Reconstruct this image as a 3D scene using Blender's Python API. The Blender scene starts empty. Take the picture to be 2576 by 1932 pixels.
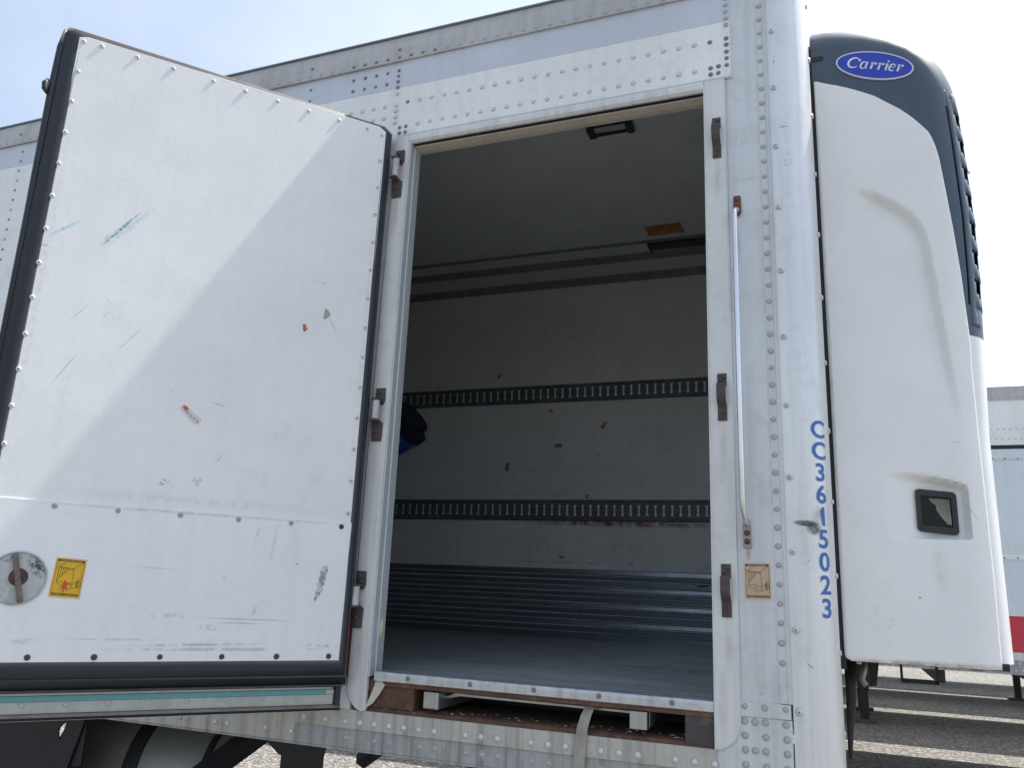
import bpy, bmesh, math, random
from mathutils import Vector, Matrix
R = math.radians
rnd = random.Random(11)
scene = bpy.context.scene
COL = scene.collection

# ------------------------------------------------------------------ camera
yaw, pitch, roll = R(-21.768), R(13.868), R(2.418)
fw = Vector((math.sin(yaw)*math.cos(pitch), math.cos(yaw)*math.cos(pitch), math.sin(pitch)))
rt = Vector((math.cos(yaw), -math.sin(yaw), 0))
up = rt.cross(fw)
r2 = math.cos(roll)*rt + math.sin(roll)*up
u2 = -math.sin(roll)*rt + math.cos(roll)*up
cam = bpy.data.cameras.new('camera')
cam.lens = 28.63; cam.sensor_width = 36; cam.sensor_fit = 'HORIZONTAL'
cam.clip_start = 0.02; cam.clip_end = 3000
co = bpy.data.objects.new('camera', cam); COL.objects.link(co)
co.matrix_world = Matrix(((r2.x, u2.x, -fw.x, 2.780), (r2.y, u2.y, -fw.y, -2.452), (r2.z, u2.z, -fw.z, 1.6), (0, 0, 0, 1)))
scene.camera = co

# ------------------------------------------------------------------ sky, sun, exposure
TO_SUN = Vector((1.01, 1.0, 2.45)).normalized()
SUN_EL = math.asin(TO_SUN.z); SUN_ROT = math.atan2(TO_SUN.x, TO_SUN.y)
world = bpy.data.worlds.new('World'); scene.world = world; world.use_nodes = True
wn, wl = world.node_tree.nodes, world.node_tree.links
sky = wn.new('ShaderNodeTexSky'); sky.sky_type = 'NISHITA'; sky.sun_disc = False
sky.sun_elevation = SUN_EL; sky.sun_rotation = SUN_ROT
sky.air_density = 1.0; sky.dust_density = 1.6; sky.ozone_density = 1.0
wtc = wn.new('ShaderNodeTexCoord')
wmp = wn.new('ShaderNodeMapping'); wmp.inputs['Scale'].default_value = (1.0, 1.0, 2.2)
wno = wn.new('ShaderNodeTexNoise'); wno.inputs['Scale'].default_value = 1.7; wno.inputs['Detail'].default_value = 6; wno.inputs['Roughness'].default_value = .50; wno.inputs['Distortion'].default_value = .4
wmr = wn.new('ShaderNodeMapRange'); wmr.inputs['From Min'].default_value = .28; wmr.inputs['From Max'].default_value = .76
wmr.inputs['To Min'].default_value = .16; wmr.inputs['To Max'].default_value = .56
wmix = wn.new('ShaderNodeMix'); wmix.data_type = 'RGBA'
wdot = wn.new('ShaderNodeVectorMath'); wdot.operation = 'DOT_PRODUCT'; wdot.inputs[1].default_value = TO_SUN
wl.new(wtc.outputs['Generated'], wdot.inputs[0])
wsc = wn.new('ShaderNodeMapRange'); wsc.interpolation_type = 'SMOOTHSTEP'; wsc.inputs['From Min'].default_value = .36; wsc.inputs['From Max'].default_value = .95
wsc.inputs['To Min'].default_value = 1.0; wsc.inputs['To Max'].default_value = 1.75; wl.new(wdot.outputs['Value'], wsc.inputs['Value'])
wcl = wn.new('ShaderNodeVectorMath'); wcl.operation = 'SCALE'; wcl.inputs[0].default_value = (5.6, 6.0, 6.5); wl.new(wsc.outputs['Result'], wcl.inputs['Scale'])
wl.new(wcl.outputs['Vector'], wmix.inputs['B'])
wl.new(wtc.outputs['Generated'], wmp.inputs['Vector']); wl.new(wmp.outputs['Vector'], wno.inputs['Vector'])
wl.new(wno.outputs['Fac'], wmr.inputs['Value']); wl.new(wmr.outputs['Result'], wmix.inputs['Factor'])
wl.new(sky.outputs['Color'], wmix.inputs['A']); wl.new(wmix.outputs['Result'], wn['Background'].inputs['Color'])
wn['Background'].inputs['Strength'].default_value = 0.10
sl = bpy.data.lights.new('sun', 'SUN'); sl.energy = 4.2; sl.angle = R(0.9); sl.color = (1, .955, .88)
so = bpy.data.objects.new('sun', sl); COL.objects.link(so); so.location = (20, 20, 40)
so.rotation_euler = (-TO_SUN).to_track_quat('-Z', 'Y').to_euler()
vs = scene.view_settings
vs.view_transform = 'Standard'; vs.look = 'None'; vs.gamma = 1; vs.use_curve_mapping = False
vs.exposure = 1.08
scene.cycles.max_bounces = 6; scene.cycles.diffuse_bounces = 5; scene.cycles.glossy_bounces = 3

# ------------------------------------------------------------------ mesh helpers
class MB:
    def __init__(s): s.v, s.f, s.m = [], [], []
    def add(s, vs, fs, mi=0):
        b = len(s.v); s.v += [tuple(p) for p in vs]; s.f += [tuple(i+b for i in f) for f in fs]; s.m += [mi]*len(fs); return s
    def box(s, x0, x1, y0, y1, z0, z1, mi=0):
        v = [(x, y, z) for x in (x0, x1) for y in (y0, y1) for z in (z0, z1)]
        return s.add(v, [(0,1,3,2), (4,6,7,5), (0,4,5,1), (2,3,7,6), (0,2,6,4), (1,5,7,3)], mi)
    def prism(s, poly, a, b, axis='y', mi=0):
        """poly of 2D points extruded along axis from a to b; axis y: (x,z), axis x: (y,z), axis z: (x,y)"""
        def P(p, t):
            return (p[0], t, p[1]) if axis == 'y' else (t, p[0], p[1]) if axis == 'x' else (p[0], p[1], t)
        n = len(poly)
        v = [P(p, a) for p in poly] + [P(p, b) for p in poly]
        f = [tuple(range(n)), tuple(range(2*n-1, n-1, -1))] + [(i, i+n, (i+1) % n+n, (i+1) % n) for i in range(n)]
        return s.add(v, f, mi)
    def tube(s, pts, r, seg=10, mi=0, cap=True, ref=None):
        pts = [Vector(p) for p in pts]; n = len(pts); rr = r if isinstance(r, (list, tuple)) else [r]*n
        ref0 = ref; ref = Vector(ref or (0, 0, 1)); v = []; fs = []
        d0 = (pts[1]-pts[0]).normalized()
        if ref0 is None and abs(d0.dot(ref)) > .9: ref = Vector((1, 0, 0))
        for i, p in enumerate(pts):
            d = (pts[min(i+1, n-1)]-pts[max(i-1, 0)]).normalized()
            a = d.cross(ref).normalized(); b = a.cross(d)
            for k in range(seg):
                t = 2*math.pi*k/seg; v.append(p + a*math.cos(t)*rr[i] + b*math.sin(t)*rr[i])
        for i in range(n-1):
            for k in range(seg):
                fs.append((i*seg+k, i*seg+(k+1) % seg, (i+1)*seg+(k+1) % seg, (i+1)*seg+k))
        if cap: fs += [tuple(range(seg)), tuple(range((n-1)*seg, n*seg))]
        return s.add(v, fs, mi)
    def lathe(s, prof, c=(0, 0, 0), seg=14, mi=None):
        """profile (r, d): d is height outwards along -y"""
        v = []; fs = []; ms = []
        n = len(prof)
        for r_, d in prof:
            for k in range(seg):
                t = 2*math.pi*k/seg; v.append((c[0]+r_*math.cos(t), c[1]-d, c[2]+r_*math.sin(t)))
        b = len(s.v); s.v += v
        for i in range(n-1):
            for k in range(seg):
                s.f.append(tuple(b+q for q in (i*seg+k, i*seg+(k+1) % seg, (i+1)*seg+(k+1) % seg, (i+1)*seg+k))); s.m.append(mi[i] if mi else 0)
        s.f.append(tuple(b+(n-1)*seg+k for k in range(seg))); s.m.append(mi[-1] if mi else 0)
        return s
    def mesh(s, name, mats, smooth=False):
        me = bpy.data.meshes.new(name); me.from_pydata(s.v, [], s.f)
        for m in (mats if isinstance(mats, (list, tuple)) else [mats]): me.materials.append(m)
        for p, mi in zip(me.polygons, s.m): p.material_index = mi
        bm = bmesh.new(); bm.from_mesh(me); bmesh.ops.recalc_face_normals(bm, faces=bm.faces); bm.to_mesh(me); bm.free()
        if smooth:
            me.shade_smooth()
            if smooth is not True: me.set_sharp_from_angle(angle=R(smooth))
        return me

def link(name, data, parent=None, mat=None):
    o = bpy.data.objects.new(name, data); COL.objects.link(o)
    if mat is not None: o.matrix_local = mat
    if parent: o.parent = parent
    return o
def obj(name, mb, mats, parent=None, bevel=0, smooth=False, seg=2, label=None):
    o = link(name, mb.mesh(name, mats, smooth), parent)
    if bevel:
        b = o.modifiers.new('bevel', 'BEVEL'); b.width = bevel; b.segments = seg; b.limit_method = 'ANGLE'; b.angle_limit = R(40)
    if label: o['label'] = label
    return o
def thing(name, label, cat, group=None):
    o = bpy.data.objects.new(name, None); COL.objects.link(o); o.empty_display_size = .2
    o['label'] = label; o['category'] = cat
    if group: o['group'] = group
    return o
def tag(o, label, cat, group=None):
    o['label'] = label; o['category'] = cat
    if group: o['group'] = group
def inst(name, me, parent, loc, rot=None, sc=None, mat=None):
    o = bpy.data.objects.new(name, me); COL.objects.link(o); o.parent = parent; o.location = loc
    if name == 'rivet' and sc is None: k_ = rnd.uniform(.90, 1.07); sc = (k_, rnd.uniform(.8, 1.1), k_)
    if rot: o.rotation_euler = rot
    if sc: o.scale = sc
    if mat:
        o.material_slots[0].link = 'OBJECT'; o.material_slots[0].material = mat
    return o

# ------------------------------------------------------------------ material helpers
class NT:
    def __init__(s, name):
        s.mat = bpy.data.materials.new(name); s.mat.use_nodes = True
        s.t = s.mat.node_tree; s.n = s.t.nodes; s.p = s.n['Principled BSDF']
        s.tc = s.n.new('ShaderNodeTexCoord')
    def l(s, a, b): s.t.links.new(a, b)
    def inp(s, node, key, val):
        if hasattr(val, 'is_linked') or hasattr(val, 'links'): s.l(val, node.inputs[key])
        else: node.inputs[key].default_value = val
    def mapping(s, scale=(1, 1, 1), loc=(0, 0, 0), rot=(0, 0, 0), typ='POINT'):
        m = s.n.new('ShaderNodeMapping'); m.vector_type = typ
        m.inputs['Location'].default_value = loc; m.inputs['Rotation'].default_value = rot; m.inputs['Scale'].default_value = scale
        s.l(s.tc.outputs['Object'], m.inputs['Vector']); return m.outputs[0]
    def noise(s, scale=5, detail=4, rough=.55, vec=None, dist=0):
        key = (scale, detail, rough) if vec is None else None
        s.cache = getattr(s, 'cache', {})
        if key in s.cache: return s.cache[key]
        r = s._noise(scale, detail, rough, vec, dist)
        if key: s.cache[key] = r
        return r
    def _noise(s, scale, detail, rough, vec, dist):
        x = s.n.new('ShaderNodeTexNoise'); x.inputs['Scale'].default_value = scale; x.inputs['Detail'].default_value = detail
        x.inputs['Roughness'].default_value = rough; x.inputs['Distortion'].default_value = dist
        s.l(vec if vec is not None else s.tc.outputs['Object'], x.inputs['Vector']); return x.outputs['Fac']
    def rng(s, v, a, b, c=0., d=1., smooth=False):
        x = s.n.new('ShaderNodeMapRange'); x.clamp = True
        if smooth: x.interpolation_type = 'SMOOTHSTEP'
        s.inp(x, 'Value', v); x.inputs['From Min'].default_value = a; x.inputs['From Max'].default_value = b
        x.inputs['To Min'].default_value = c; x.inputs['To Max'].default_value = d; return x.outputs[0]
    def math(s, op, a, b=0.):
        x = s.n.new('ShaderNodeMath'); x.operation = op; s.inp(x, 0, a); s.inp(x, 1, b); return x.outputs[0]
    def mix(s, f, a, b):
        x = s.n.new('ShaderNodeMix'); x.data_type = 'RGBA'
        s.inp(x, 'Factor', f)
        for k, c in (('A', a), ('B', b)):
            if isinstance(c, (tuple, list)): x.inputs[k].default_value = (c[0], c[1], c[2], 1)
            else: s.l(c, x.inputs[k])
        return x.outputs['Result']
    def sep(s):
        x = s.n.new('ShaderNodeSeparateXYZ'); s.l(s.tc.outputs['Object'], x.inputs[0]); return x.outputs
    def bump(s, h, strength=.2, dist=.002):
        x = s.n.new('ShaderNodeBump'); x.inputs['Strength'].default_value = strength; x.inputs['Distance'].default_value = dist
        s.l(h, x.inputs['Height']); s.l(x.outputs[0], s.p.inputs['Normal'])
    def mark(s, col, c, l, w, ang, colr, a=.7, ns=60, lo=.45, hi=.6, axis=('x', 'z'), hard=.3):
        """a stain / scuff of its own shape, painted round the point c of the surface"""
        if axis == ('x', 'z'): m = s.mapping(scale=(l, 1e4, w), loc=(c[0], 0, c[1]), rot=(0, -R(ang), 0), typ='TEXTURE')
        else: m = s.mapping(scale=(l, w, 1e4), loc=(c[0], c[1], 0), rot=(0, 0, R(ang)), typ='TEXTURE')
        v = s.n.new('ShaderNodeVectorMath'); v.operation = 'LENGTH'; s.l(m, v.inputs[0])
        d = s.rng(v.outputs['Value'], 1.0, hard, 0, 1, True)
        nz = s.rng(s.noise(20 if ns <= 26 else 45 if ns <= 60 else 85, 3, .7), lo, hi)
        return s.mix(s.math('MULTIPLY', s.math('MULTIPLY', d, nz), a), col, colr)

def paint(name, base, rough=.4, metal=0., dirt=.35, dcol=(.30, .29, .27), streak=.3, var=.08, bump=.06, marks=(), bscale=60, scratch=.0, grime=None, coat=0., brushed=False, spec=.5, lines=False):
    N = NT(name)
    big = N.noise(1.7, 3, .6); fine = N.noise(38, 2, .6); mid = N.noise(7, 4, .65)
    st = N.noise(1.0, 3, .65, N.mapping(scale=(26, 26, .9))) if streak else None
    c = N.mix(N.rng(big, .3, .7, 0, 1), tuple(k*(1-var) for k in base), tuple(min(.9, k*(1+var*.6)) for k in base))
    m1 = N.rng(N.math('ADD', N.math('MULTIPLY', mid, .6), N.math('MULTIPLY', fine, .4)), .50, .78, 0, dirt)
    c = N.mix(m1, c, dcol)
    if streak: c = N.mix(N.rng(st, .46, .72, 0, streak), c, dcol)
    if lines: c = N.mix(N.rng(N.noise(1.0, 3, .7, N.mapping(scale=(1.1, 95, 1))), .38, .66, .75, 0), c, tuple(k*.40 for k in base))
    if scratch:
        sc = N.noise(1.0, 3, .7, N.mapping(scale=(14, 14, 160), rot=(0, R(7), 0)))
        sg = N.rng(N.noise(2.3, 3, .5), .45, .7)
        c = N.mix(N.math('MULTIPLY', N.rng(sc, .66, .74, 0, scratch), sg), c, tuple(k*.55 for k in base))
        sc2 = N.noise(1.0, 2, .6, N.mapping(scale=(9, 9, 120), rot=(0, R(-52), 0), loc=(3, 1, 2)))
        c = N.mix(N.math('MULTIPLY', N.rng(sc2, .70, .75, 0, scratch), N.rng(N.noise(1.6, 3, .5), .52, .66)), c, tuple(k*.5 for k in base))
    if grime:  # dirt settled below a height: (z_full, z_none, amount, colour)
        z = N.sep()[2]
        g = N.math('MULTIPLY', N.rng(z, grime[1], grime[0], 0, grime[2]), N.rng(N.noise(5, 5, .7, N.mapping(scale=(3, 3, 1))), .3, .62))
        c = N.mix(g, c, grime[3])
    for k in marks: c = N.mark(c, **k)
    N.l(c, N.p.inputs['Base Color'])
    N.l(N.rng(mid, .3, .75, rough*.85, min(1, rough*1.35)), N.p.inputs['Roughness'])
    N.p.inputs['Metallic'].default_value = metal
    N.p.inputs['Specular IOR Level'].default_value = spec
    if coat: N.p.inputs['Coat Weight'].default_value = coat; N.p.inputs['Coat Roughness'].default_value = .12
    if bump:
        if brushed:
            h = N.math('ADD', N.noise(1, 2, .6, N.mapping(scale=(400, 400, 6))), N.math('MULTIPLY', N.noise(4, 2), 2.0))
        else: h = N.math('ADD', N.noise(bscale, 2), N.math('MULTIPLY', N.noise(3.2, 2), 5.0))
        N.bump(h, bump, .004)
    return N.mat
def rust(name, a=(.155, .072, .044), b=(.060, .038, .030), c=(.28, .16, .09), rough=.85):
    N = NT(name)
    col = N.mix(N.rng(N.noise(9, 6, .7), .35, .65), a, b)
    col = N.mix(N.rng(N.noise(45, 5, .7), .55, .72, 0, .6), col, c)
    col = N.mix(N.rng(N.noise(17, 5, .7, N.mapping(loc=(4, 2, 1))), .56, .72, 0, .55), col, (.20, .17, .14))
    N.l(col, N.p.inputs['Base Color']); N.p.inputs['Roughness'].default_value = rough
    N.bump(N.noise(70, 5, .7), .5, .004); return N.mat
def plain(name, col, rough=.6, metal=0., var=.15, bump=.1, spec=.5):
    N = NT(name)
    c = N.mix(N.rng(N.noise(12, 5, .65), .3, .7), tuple(k*(1-var) for k in col), tuple(k*(1+var) for k in col))
    N.l(c, N.p.inputs['Base Color']); N.p.inputs['Roughness'].default_value = rough; N.p.inputs['Metallic'].default_value = metal
    N.p.inputs['Specular IOR Level'].default_value = spec
    if bump: N.bump(N.noise(80, 4), bump, .002)
    return N.mat

GREYD = (.33, .33, .33)
M = {}
M['white'] = paint('white_panel_paint', (.77, .78, .775), .42, dirt=.30, streak=.10, bump=.11)
M['stripe'] = paint('pale_blue_stripe_paint', (.53, .57, .64), .40, dirt=.15, streak=.1, bump=.05)
M['alu'] = paint('dull_aluminium', (.60, .62, .635), .48, metal=.28, dirt=.5, streak=.40, dcol=(.36, .35, .33), bump=.10, brushed=True, marks=(
    dict(c=(2.547, 1.715), l=.035, w=.010, ang=90, colr=(.34, .17, .08), a=.8, ns=45, lo=.25, hi=.6, hard=.0),
    dict(c=(2.546, 2.66), l=.09, w=.010, ang=90, colr=(.30, .27, .25), a=.6, ns=45, lo=.3, hi=.6, hard=.0),
    dict(c=(2.546, 3.04), l=.006, w=.0016, ang=90, colr=(.02, .02, .02), a=.95, ns=20, lo=.0, hi=.1),
    dict(c=(2.57, 2.885), l=.05, w=.0015, ang=4, colr=(.3, .3, .31), a=.6, ns=20, lo=.2, hi=.4),
    dict(c=(2.573, 1.345), l=.012, w=.016, ang=10, colr=(.30, .28, .29), a=.5, ns=85, lo=.45, hi=.6)))
M['nose'] = paint('nose_aluminium', (.68, .69, .70), .38, metal=.42, dirt=.40, streak=.30, dcol=(.40, .39, .38), bump=.05, marks=(
    dict(c=(2.706, 1.803), l=.040, w=.011, ang=-3, colr=(.03, .03, .033), a=.9, ns=20, lo=.15, hi=.45, hard=.5),
    dict(c=(2.726, 1.790), l=.026, w=.024, ang=-38, colr=(.05, .05, .055), a=.85, ns=60, lo=.22, hi=.5, hard=.4),
    dict(c=(2.738, 1.825), l=.045, w=.026, ang=75, colr=(.20, .20, .215), a=.7, ns=20, lo=.15, hi=.6, hard=.0),
    dict(c=(2.69, 3.055), l=.020, w=.0022, ang=12, colr=(.05, .05, .06), a=.8, ns=20, lo=.3, hi=.5),
    dict(c=(2.672, 3.30), l=.030, w=.0025, ang=82, colr=(.06, .06, .07), a=.8, ns=90, lo=.4, hi=.55),
    dict(c=(2.71, 1.70), l=.022, w=.003, ang=50, colr=(.15, .15, .16), a=.7, ns=90, lo=.4, hi=.6),
    dict(c=(2.70, 2.94), l=.03, w=.05, ang=0, colr=(.35, .35, .36), a=.5, ns=90, lo=.5, hi=.62),
    dict(c=(2.70, 1.42), l=.016, w=.002, ang=-40, colr=(.1, .1, .1), a=.7, ns=30, lo=.3, hi=.5)))
M['rail'] = paint('top_rail_aluminium', (.46, .45, .44), .48, metal=.25, dirt=.45, streak=.35, dcol=(.26, .25, .24), bump=.08)
M['railcap'] = plain('roof_edge_cap', (.17, .18, .20), .5, .4)
M['bottom'] = paint('bottom_rail_paint', (.47, .45, .405), .55, dirt=.6, streak=.85, dcol=(.20, .18, .155), bump=.07)
M['bottom2'] = paint('lower_bottom_rail_paint', (.36, .365, .36), .55, dirt=.65, streak=.9, dcol=(.14, .13, .115), bump=.07)
M['frame'] = paint('door_frame_paint', (.64, .645, .64), .48, metal=.15, dirt=.45, streak=.55, dcol=(.42, .38, .34), bump=.06, marks=tuple(
    dict(c=(2.487, z), l=.11, w=.016, ang=90, colr=(.36, .31, .26), a=.6, ns=20, lo=.10, hi=.75, hard=.0) for z in (2.90, 2.03, 1.47)) + tuple(
    dict(c=(1.305, z), l=.10, w=.018, ang=90, colr=(.38, .31, .26), a=.55, ns=20, lo=.10, hi=.75, hard=.0) for z in (2.93, 2.0, 1.38)) + (
    dict(c=(2.47, 1.30), l=.12, w=.02, ang=90, colr=(.42, .36, .31), a=.5, ns=20, lo=.2, hi=.75),))
M['jamb'] = paint('jamb_grey', (.50, .54, .56), .45, metal=.2, dirt=.3, streak=.25, bump=.06)
M['cream'] = paint('cream_header_plastic', (.50, .46, .38), .6, dirt=.5, streak=0, dcol=(.25, .22, .18))
M['rubber'] = None
M['rivet'] = plain('rivet_metal', (.52, .53, .54), .38, .55, .1, .05)
M['rivet_w'] = plain('painted_rivet', (.58, .59, .60), .40, .2, .1, .05)
M['rivet_d'] = plain('dirty_rivet', (.17, .175, .18), .55, .3, .3, .2)
M['rivet_g'] = plain('grey_rivet', (.38, .385, .385), .5, .2, .2, .1)
M['rivet_r'] = rust('rusty_rivet', (.11, .055, .04), (.05, .04, .035), (.2, .15, .11), .7)
M['hole'] = plain('dark_hole', (.025, .025, .027), .8, 0, .2, 0)
M['bright'] = plain('bright_aluminium', (.72, .73, .75), .28, .9, .08, .08)
M['pin'] = rust('dull_hinge_tube', (.40, .395, .39), (.50, .50, .50), (.26, .19, .15), .5)
M['galv'] = paint('galvanised_tube', (.40, .41, .40), .36, metal=.75, dirt=.8, streak=.4, dcol=(.20, .19, .165), bump=.15)
M['rust'] = rust('rusty_steel')
M['rust_d'] = rust('rusty_dark_bracket', (.075, .055, .05), (.05, .055, .065), (.15, .075, .05), .7)
M['rust_red'] = rust('red_rust', (.20, .075, .05), (.10, .045, .035), (.28, .15, .1), .75)
M['black'] = plain('black_steel', (.014, .014, .016), .55, .1, .3, .15)
M['track'] = rust('e_track_steel', (.105, .125, .145), (.065, .080, .095), (.13, .085, .065), .5)
M['inwall'] = paint('interior_wall_panel', (.62, .64, .635), .55, dirt=.35, streak=.1, dcol=(.28, .27, .25), bump=.05, scratch=.7, spec=.3, marks=(
    dict(c=(1.1, 2.33), l=.7, w=.0035, ang=1.2, colr=(.25, .25, .24), a=.6, ns=20, lo=.42, hi=.58, hard=.0),
    dict(c=(1.6, 2.21), l=.5, w=.0030, ang=-2, colr=(.25, .25, .24), a=.6, ns=20, lo=.42, hi=.58, hard=.0),
    dict(c=(.7, 1.90), l=.6, w=.0035, ang=.6, colr=(.22, .22, .21), a=.6, ns=20, lo=.42, hi=.58, hard=.0),
    dict(c=(1.2, 1.75), l=.9, w=.010, ang=0, colr=(.22, .22, .22), a=.6, ns=20, lo=.42, hi=.60, hard=.0),
    dict(c=(.40, 1.812), l=.016, w=.012, ang=30, colr=(.05, .05, .05), a=.8, ns=90, lo=.4, hi=.5),
    dict(c=(1.184, 1.782), l=.034, w=.014, ang=0, colr=(.06, .07, .06), a=.9, ns=70, lo=.42, hi=.52),
    dict(c=(1.35, 1.806), l=.06, w=.004, ang=-4, colr=(.08, .08, .08), a=.8, ns=60, lo=.38, hi=.5),
    dict(c=(1.63, 1.765), l=.06, w=.003, ang=45, colr=(.1, .1, .1), a=.8, ns=40, lo=.3, hi=.5),
    dict(c=(1.76, 3.165), l=.04, w=.003, ang=-55, colr=(.14, .14, .13), a=.7, ns=40, lo=.3, hi=.5),
    dict(c=(1.407, 2.43), l=.018, w=.012, ang=50, colr=(.10, .11, .10), a=.8, ns=90, lo=.45, hi=.55),
    dict(c=(.24, 2.92), l=.10, w=.02, ang=0, colr=(.10, .10, .10), a=.7, ns=60, lo=.52, hi=.6),
    dict(c=(1.55, 1.992), l=.85, w=.030, ang=-.6, colr=(.20, .06, .035), a=.95, ns=20, lo=.36, hi=.56, hard=.2),
    dict(c=(.9, 2.20), l=1.1, w=.25, ang=4, colr=(.40, .39, .36), a=.5, ns=20, lo=.40, hi=.70, hard=.0),
    dict(c=(1.2, 3.2), l=1.3, w=.35, ang=3, colr=(.46, .42, .34), a=.55, ns=20, lo=.35, hi=.75, hard=.0),
    dict(c=(1.3, 1.86), l=1.2, w=.14, ang=0, colr=(.33, .33, .32), a=.5, ns=60, lo=.50, hi=.68, hard=.0)))
M['inceil'] = paint('interior_ceiling_panel', (.60, .63, .635), .6, dirt=.25, streak=0, bump=.03, spec=.3)
M['trimgrey'] = plain('grey_ceiling_trim', (.21, .225, .23), .5, .1, .15, .05)
M['blackplastic'] = plain('black_plastic', (.018, .019, .022), .45, 0, .2, .1)

def rubber_mat():
    N = NT('black_rubber')
    c = N.mix(N.rng(N.noise(9, 5, .65), .3, .7), (.0085, .0120, .0190), (.0150, .0190, .0270))
    g = N.n.new('ShaderNodeNewGeometry'); x = N.n.new('ShaderNodeSeparateXYZ'); N.l(g.outputs['Normal'], x.inputs[0])
    sunlit_dust = N.math('MULTIPLY', N.rng(x.outputs['Z'], .15, .5), N.rng(N.noise(20, 5), .25, .6, .55, 1))
    c = N.mix(sunlit_dust, c, (.19, .155, .135))      # upward faces turned tan: dusty, with sunlit brightness painted in
    c = N.mix(N.rng(N.noise(30, 4, .7), .66, .8, 0, .25), c, (.09, .085, .08))
    N.l(c, N.p.inputs['Base Color']); N.p.inputs['Roughness'].default_value = .5
    N.bump(N.math('ADD', N.noise(60, 2), N.math('MULTIPLY', N.noise(6, 3), 6.0)), .12, .004); return N.mat
M['rubber'] = rubber_mat()

# ------------------------------------------------------------------ ground
def ground_mat():
    N = NT('gravel_asphalt')
    v = N.n.new('ShaderNodeTexVoronoi'); v.inputs['Scale'].default_value = 42; N.l(N.tc.outputs['Object'], v.inputs['Vector'])
    v2 = N.n.new('ShaderNodeTexVoronoi'); v2.inputs['Scale'].default_value = 17; N.l(N.tc.outputs['Object'], v2.inputs['Vector'])
    base = N.mix(N.rng(N.noise(.55, 5, .6), .3, .7), (.110, .106, .100), (.165, .155, .142))
    cs = N.n.new('ShaderNodeSeparateColor'); N.l(v.outputs['Color'], cs.inputs[0])
    c = N.mix(N.rng(cs.outputs[0], .55, 1.0, 0, .9), base, (.40, .375, .335))
    c = N.mix(N.rng(cs.outputs[1], .7, 1.0, 0, .8), c, (.04, .04, .043))
    cs2 = N.n.new('ShaderNodeSeparateColor'); N.l(v2.outputs['Color'], cs2.inputs[0])
    c = N.mix(N.math('MULTIPLY', N.rng(cs2.outputs[0], .86, .92), N.rng(v2.outputs['Distance'], .42, .25)), c, (.50, .48, .44))
    c = N.mix(N.rng(N.noise(1.3, 5, .7, N.mapping(loc=(9, 3, 0))), .58, .72, 0, .5), c, (.085, .075, .06))
    N.l(c, N.p.inputs['Base Color']); N.p.inputs['Roughness'].default_value = .88
    h = N.math('ADD', N.rng(v.outputs['Distance'], 0, .5, 1, 0), N.math('MULTIPLY', N.rng(v2.outputs['Distance'], 0, .4, 1, 0), 1.4))
    N.bump(h, .9, .02); return N.mat
SL = -0.012
def gz(y): return SL*y
g = MB()
XS = [-900, -60, -12, 0, 8, 30, 120, 900]; YS = [-900, -60, -12, 0, 10, 30, 120, 900]
vs_ = [(x, y, max(-1.0, min(.6, gz(y)))) for y in YS for x in XS]; n_ = len(XS)
g.add(vs_, [(j*n_+i, j*n_+i+1, (j+1)*n_+i+1, (j+1)*n_+i) for j in range(len(YS)-1) for i in range(n_-1)])
go = obj('ground', g, ground_mat()); go['kind'] = 'structure'

# =================================================================== THE REEFER TRAILER
T = thing('refrigerated_trailer', 'white refrigerated trailer with its side door open and a cooling unit on its nose', 'trailer')
XB = -11.0          # rear end
RV = {}
def rivet_mesh(key, r, h, mats, hollow=False, seg=12):
    m = MB()
    if hollow: m.lathe([(r, 0), (r*.97, h*.35), (r*.78, h*.8), (r*.42, h), (r*.28, h*.95), (r*.24, h*.6)], seg=seg, mi=[0, 0, 0, 0, 1, 1])
    else: m.lathe([(r*1.30, .0002), (r, .0006), (r*.96, h*.4), (r*.75, h*.8), (r*.4, h)], seg=seg, mi=[1, 0, 0, 0, 0]); mats = [mats[0], M['grime']]
    RV[key] = m.mesh('rivet', mats, 50)
M['grime'] = plain('grime_ring', (.40, .395, .38), .7, 0, .3, .1)
rivet_mesh('w', .0070, .0045, [M['rivet_w']])
rivet_mesh('g', .0072, .0048, [M['rivet_g']])
rivet_mesh('b', .0088, .0065, [M['rivet_w']], seg=14)
_m = MB(); _m.lathe([(.0085, 0), (.0085, .0012), (.0062, .0016), (.0060, .0050), (.0045, .0062)], seg=12); RV['bolt'] = _m.mesh('bolt', [M['rivet_r']], 40)
rivet_mesh('nose', .0090, .0058, [M['rivet'], M['rivet_d']], True, 14)
rivet_mesh('leaf', .0078, .0036, [M['rivet_w'], M['hole']], True, 14)
rivet_mesh('lrust', .0085, .0055, [M['rivet_r'], M['rivet_r']], True, 14)
rivet_mesh('lgrey', .0085, .0035, [M['rivet_g'], M['rivet_d']], True, 14)

# side skin left of the door, with painted stripe above
sk_ = MB(); sk_.box(XB, 1.279, -.0, .012, 1.14, 3.480)
skin = obj('side_skin', sk_, M['white'], T)
st_ = obj('painted_stripe', MB().box(XB, 1.2795, -.0006, .0115, 3.4802, 3.6), M['stripe'], skin)
hp = obj('header_panel', MB().box(1.2805, 2.535, -.003, .010, 3.268, 3.4795), M['white'], T, bevel=.0012)
obj('painted_stripe', MB().box(1.2805, 2.535, -.0031, .0099, 3.4796, 3.6), M['stripe'], hp)
obj('drip_edge', MB().box(1.283, 2.537, -.007, .008, 3.2585, 3.2675), M['jamb'], hp, bevel=.0015)
fp = obj('front_side_panel', MB().box(2.512, 2.6215, .0, .012, 1.07, 3.6), M['alu'], T)
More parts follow.
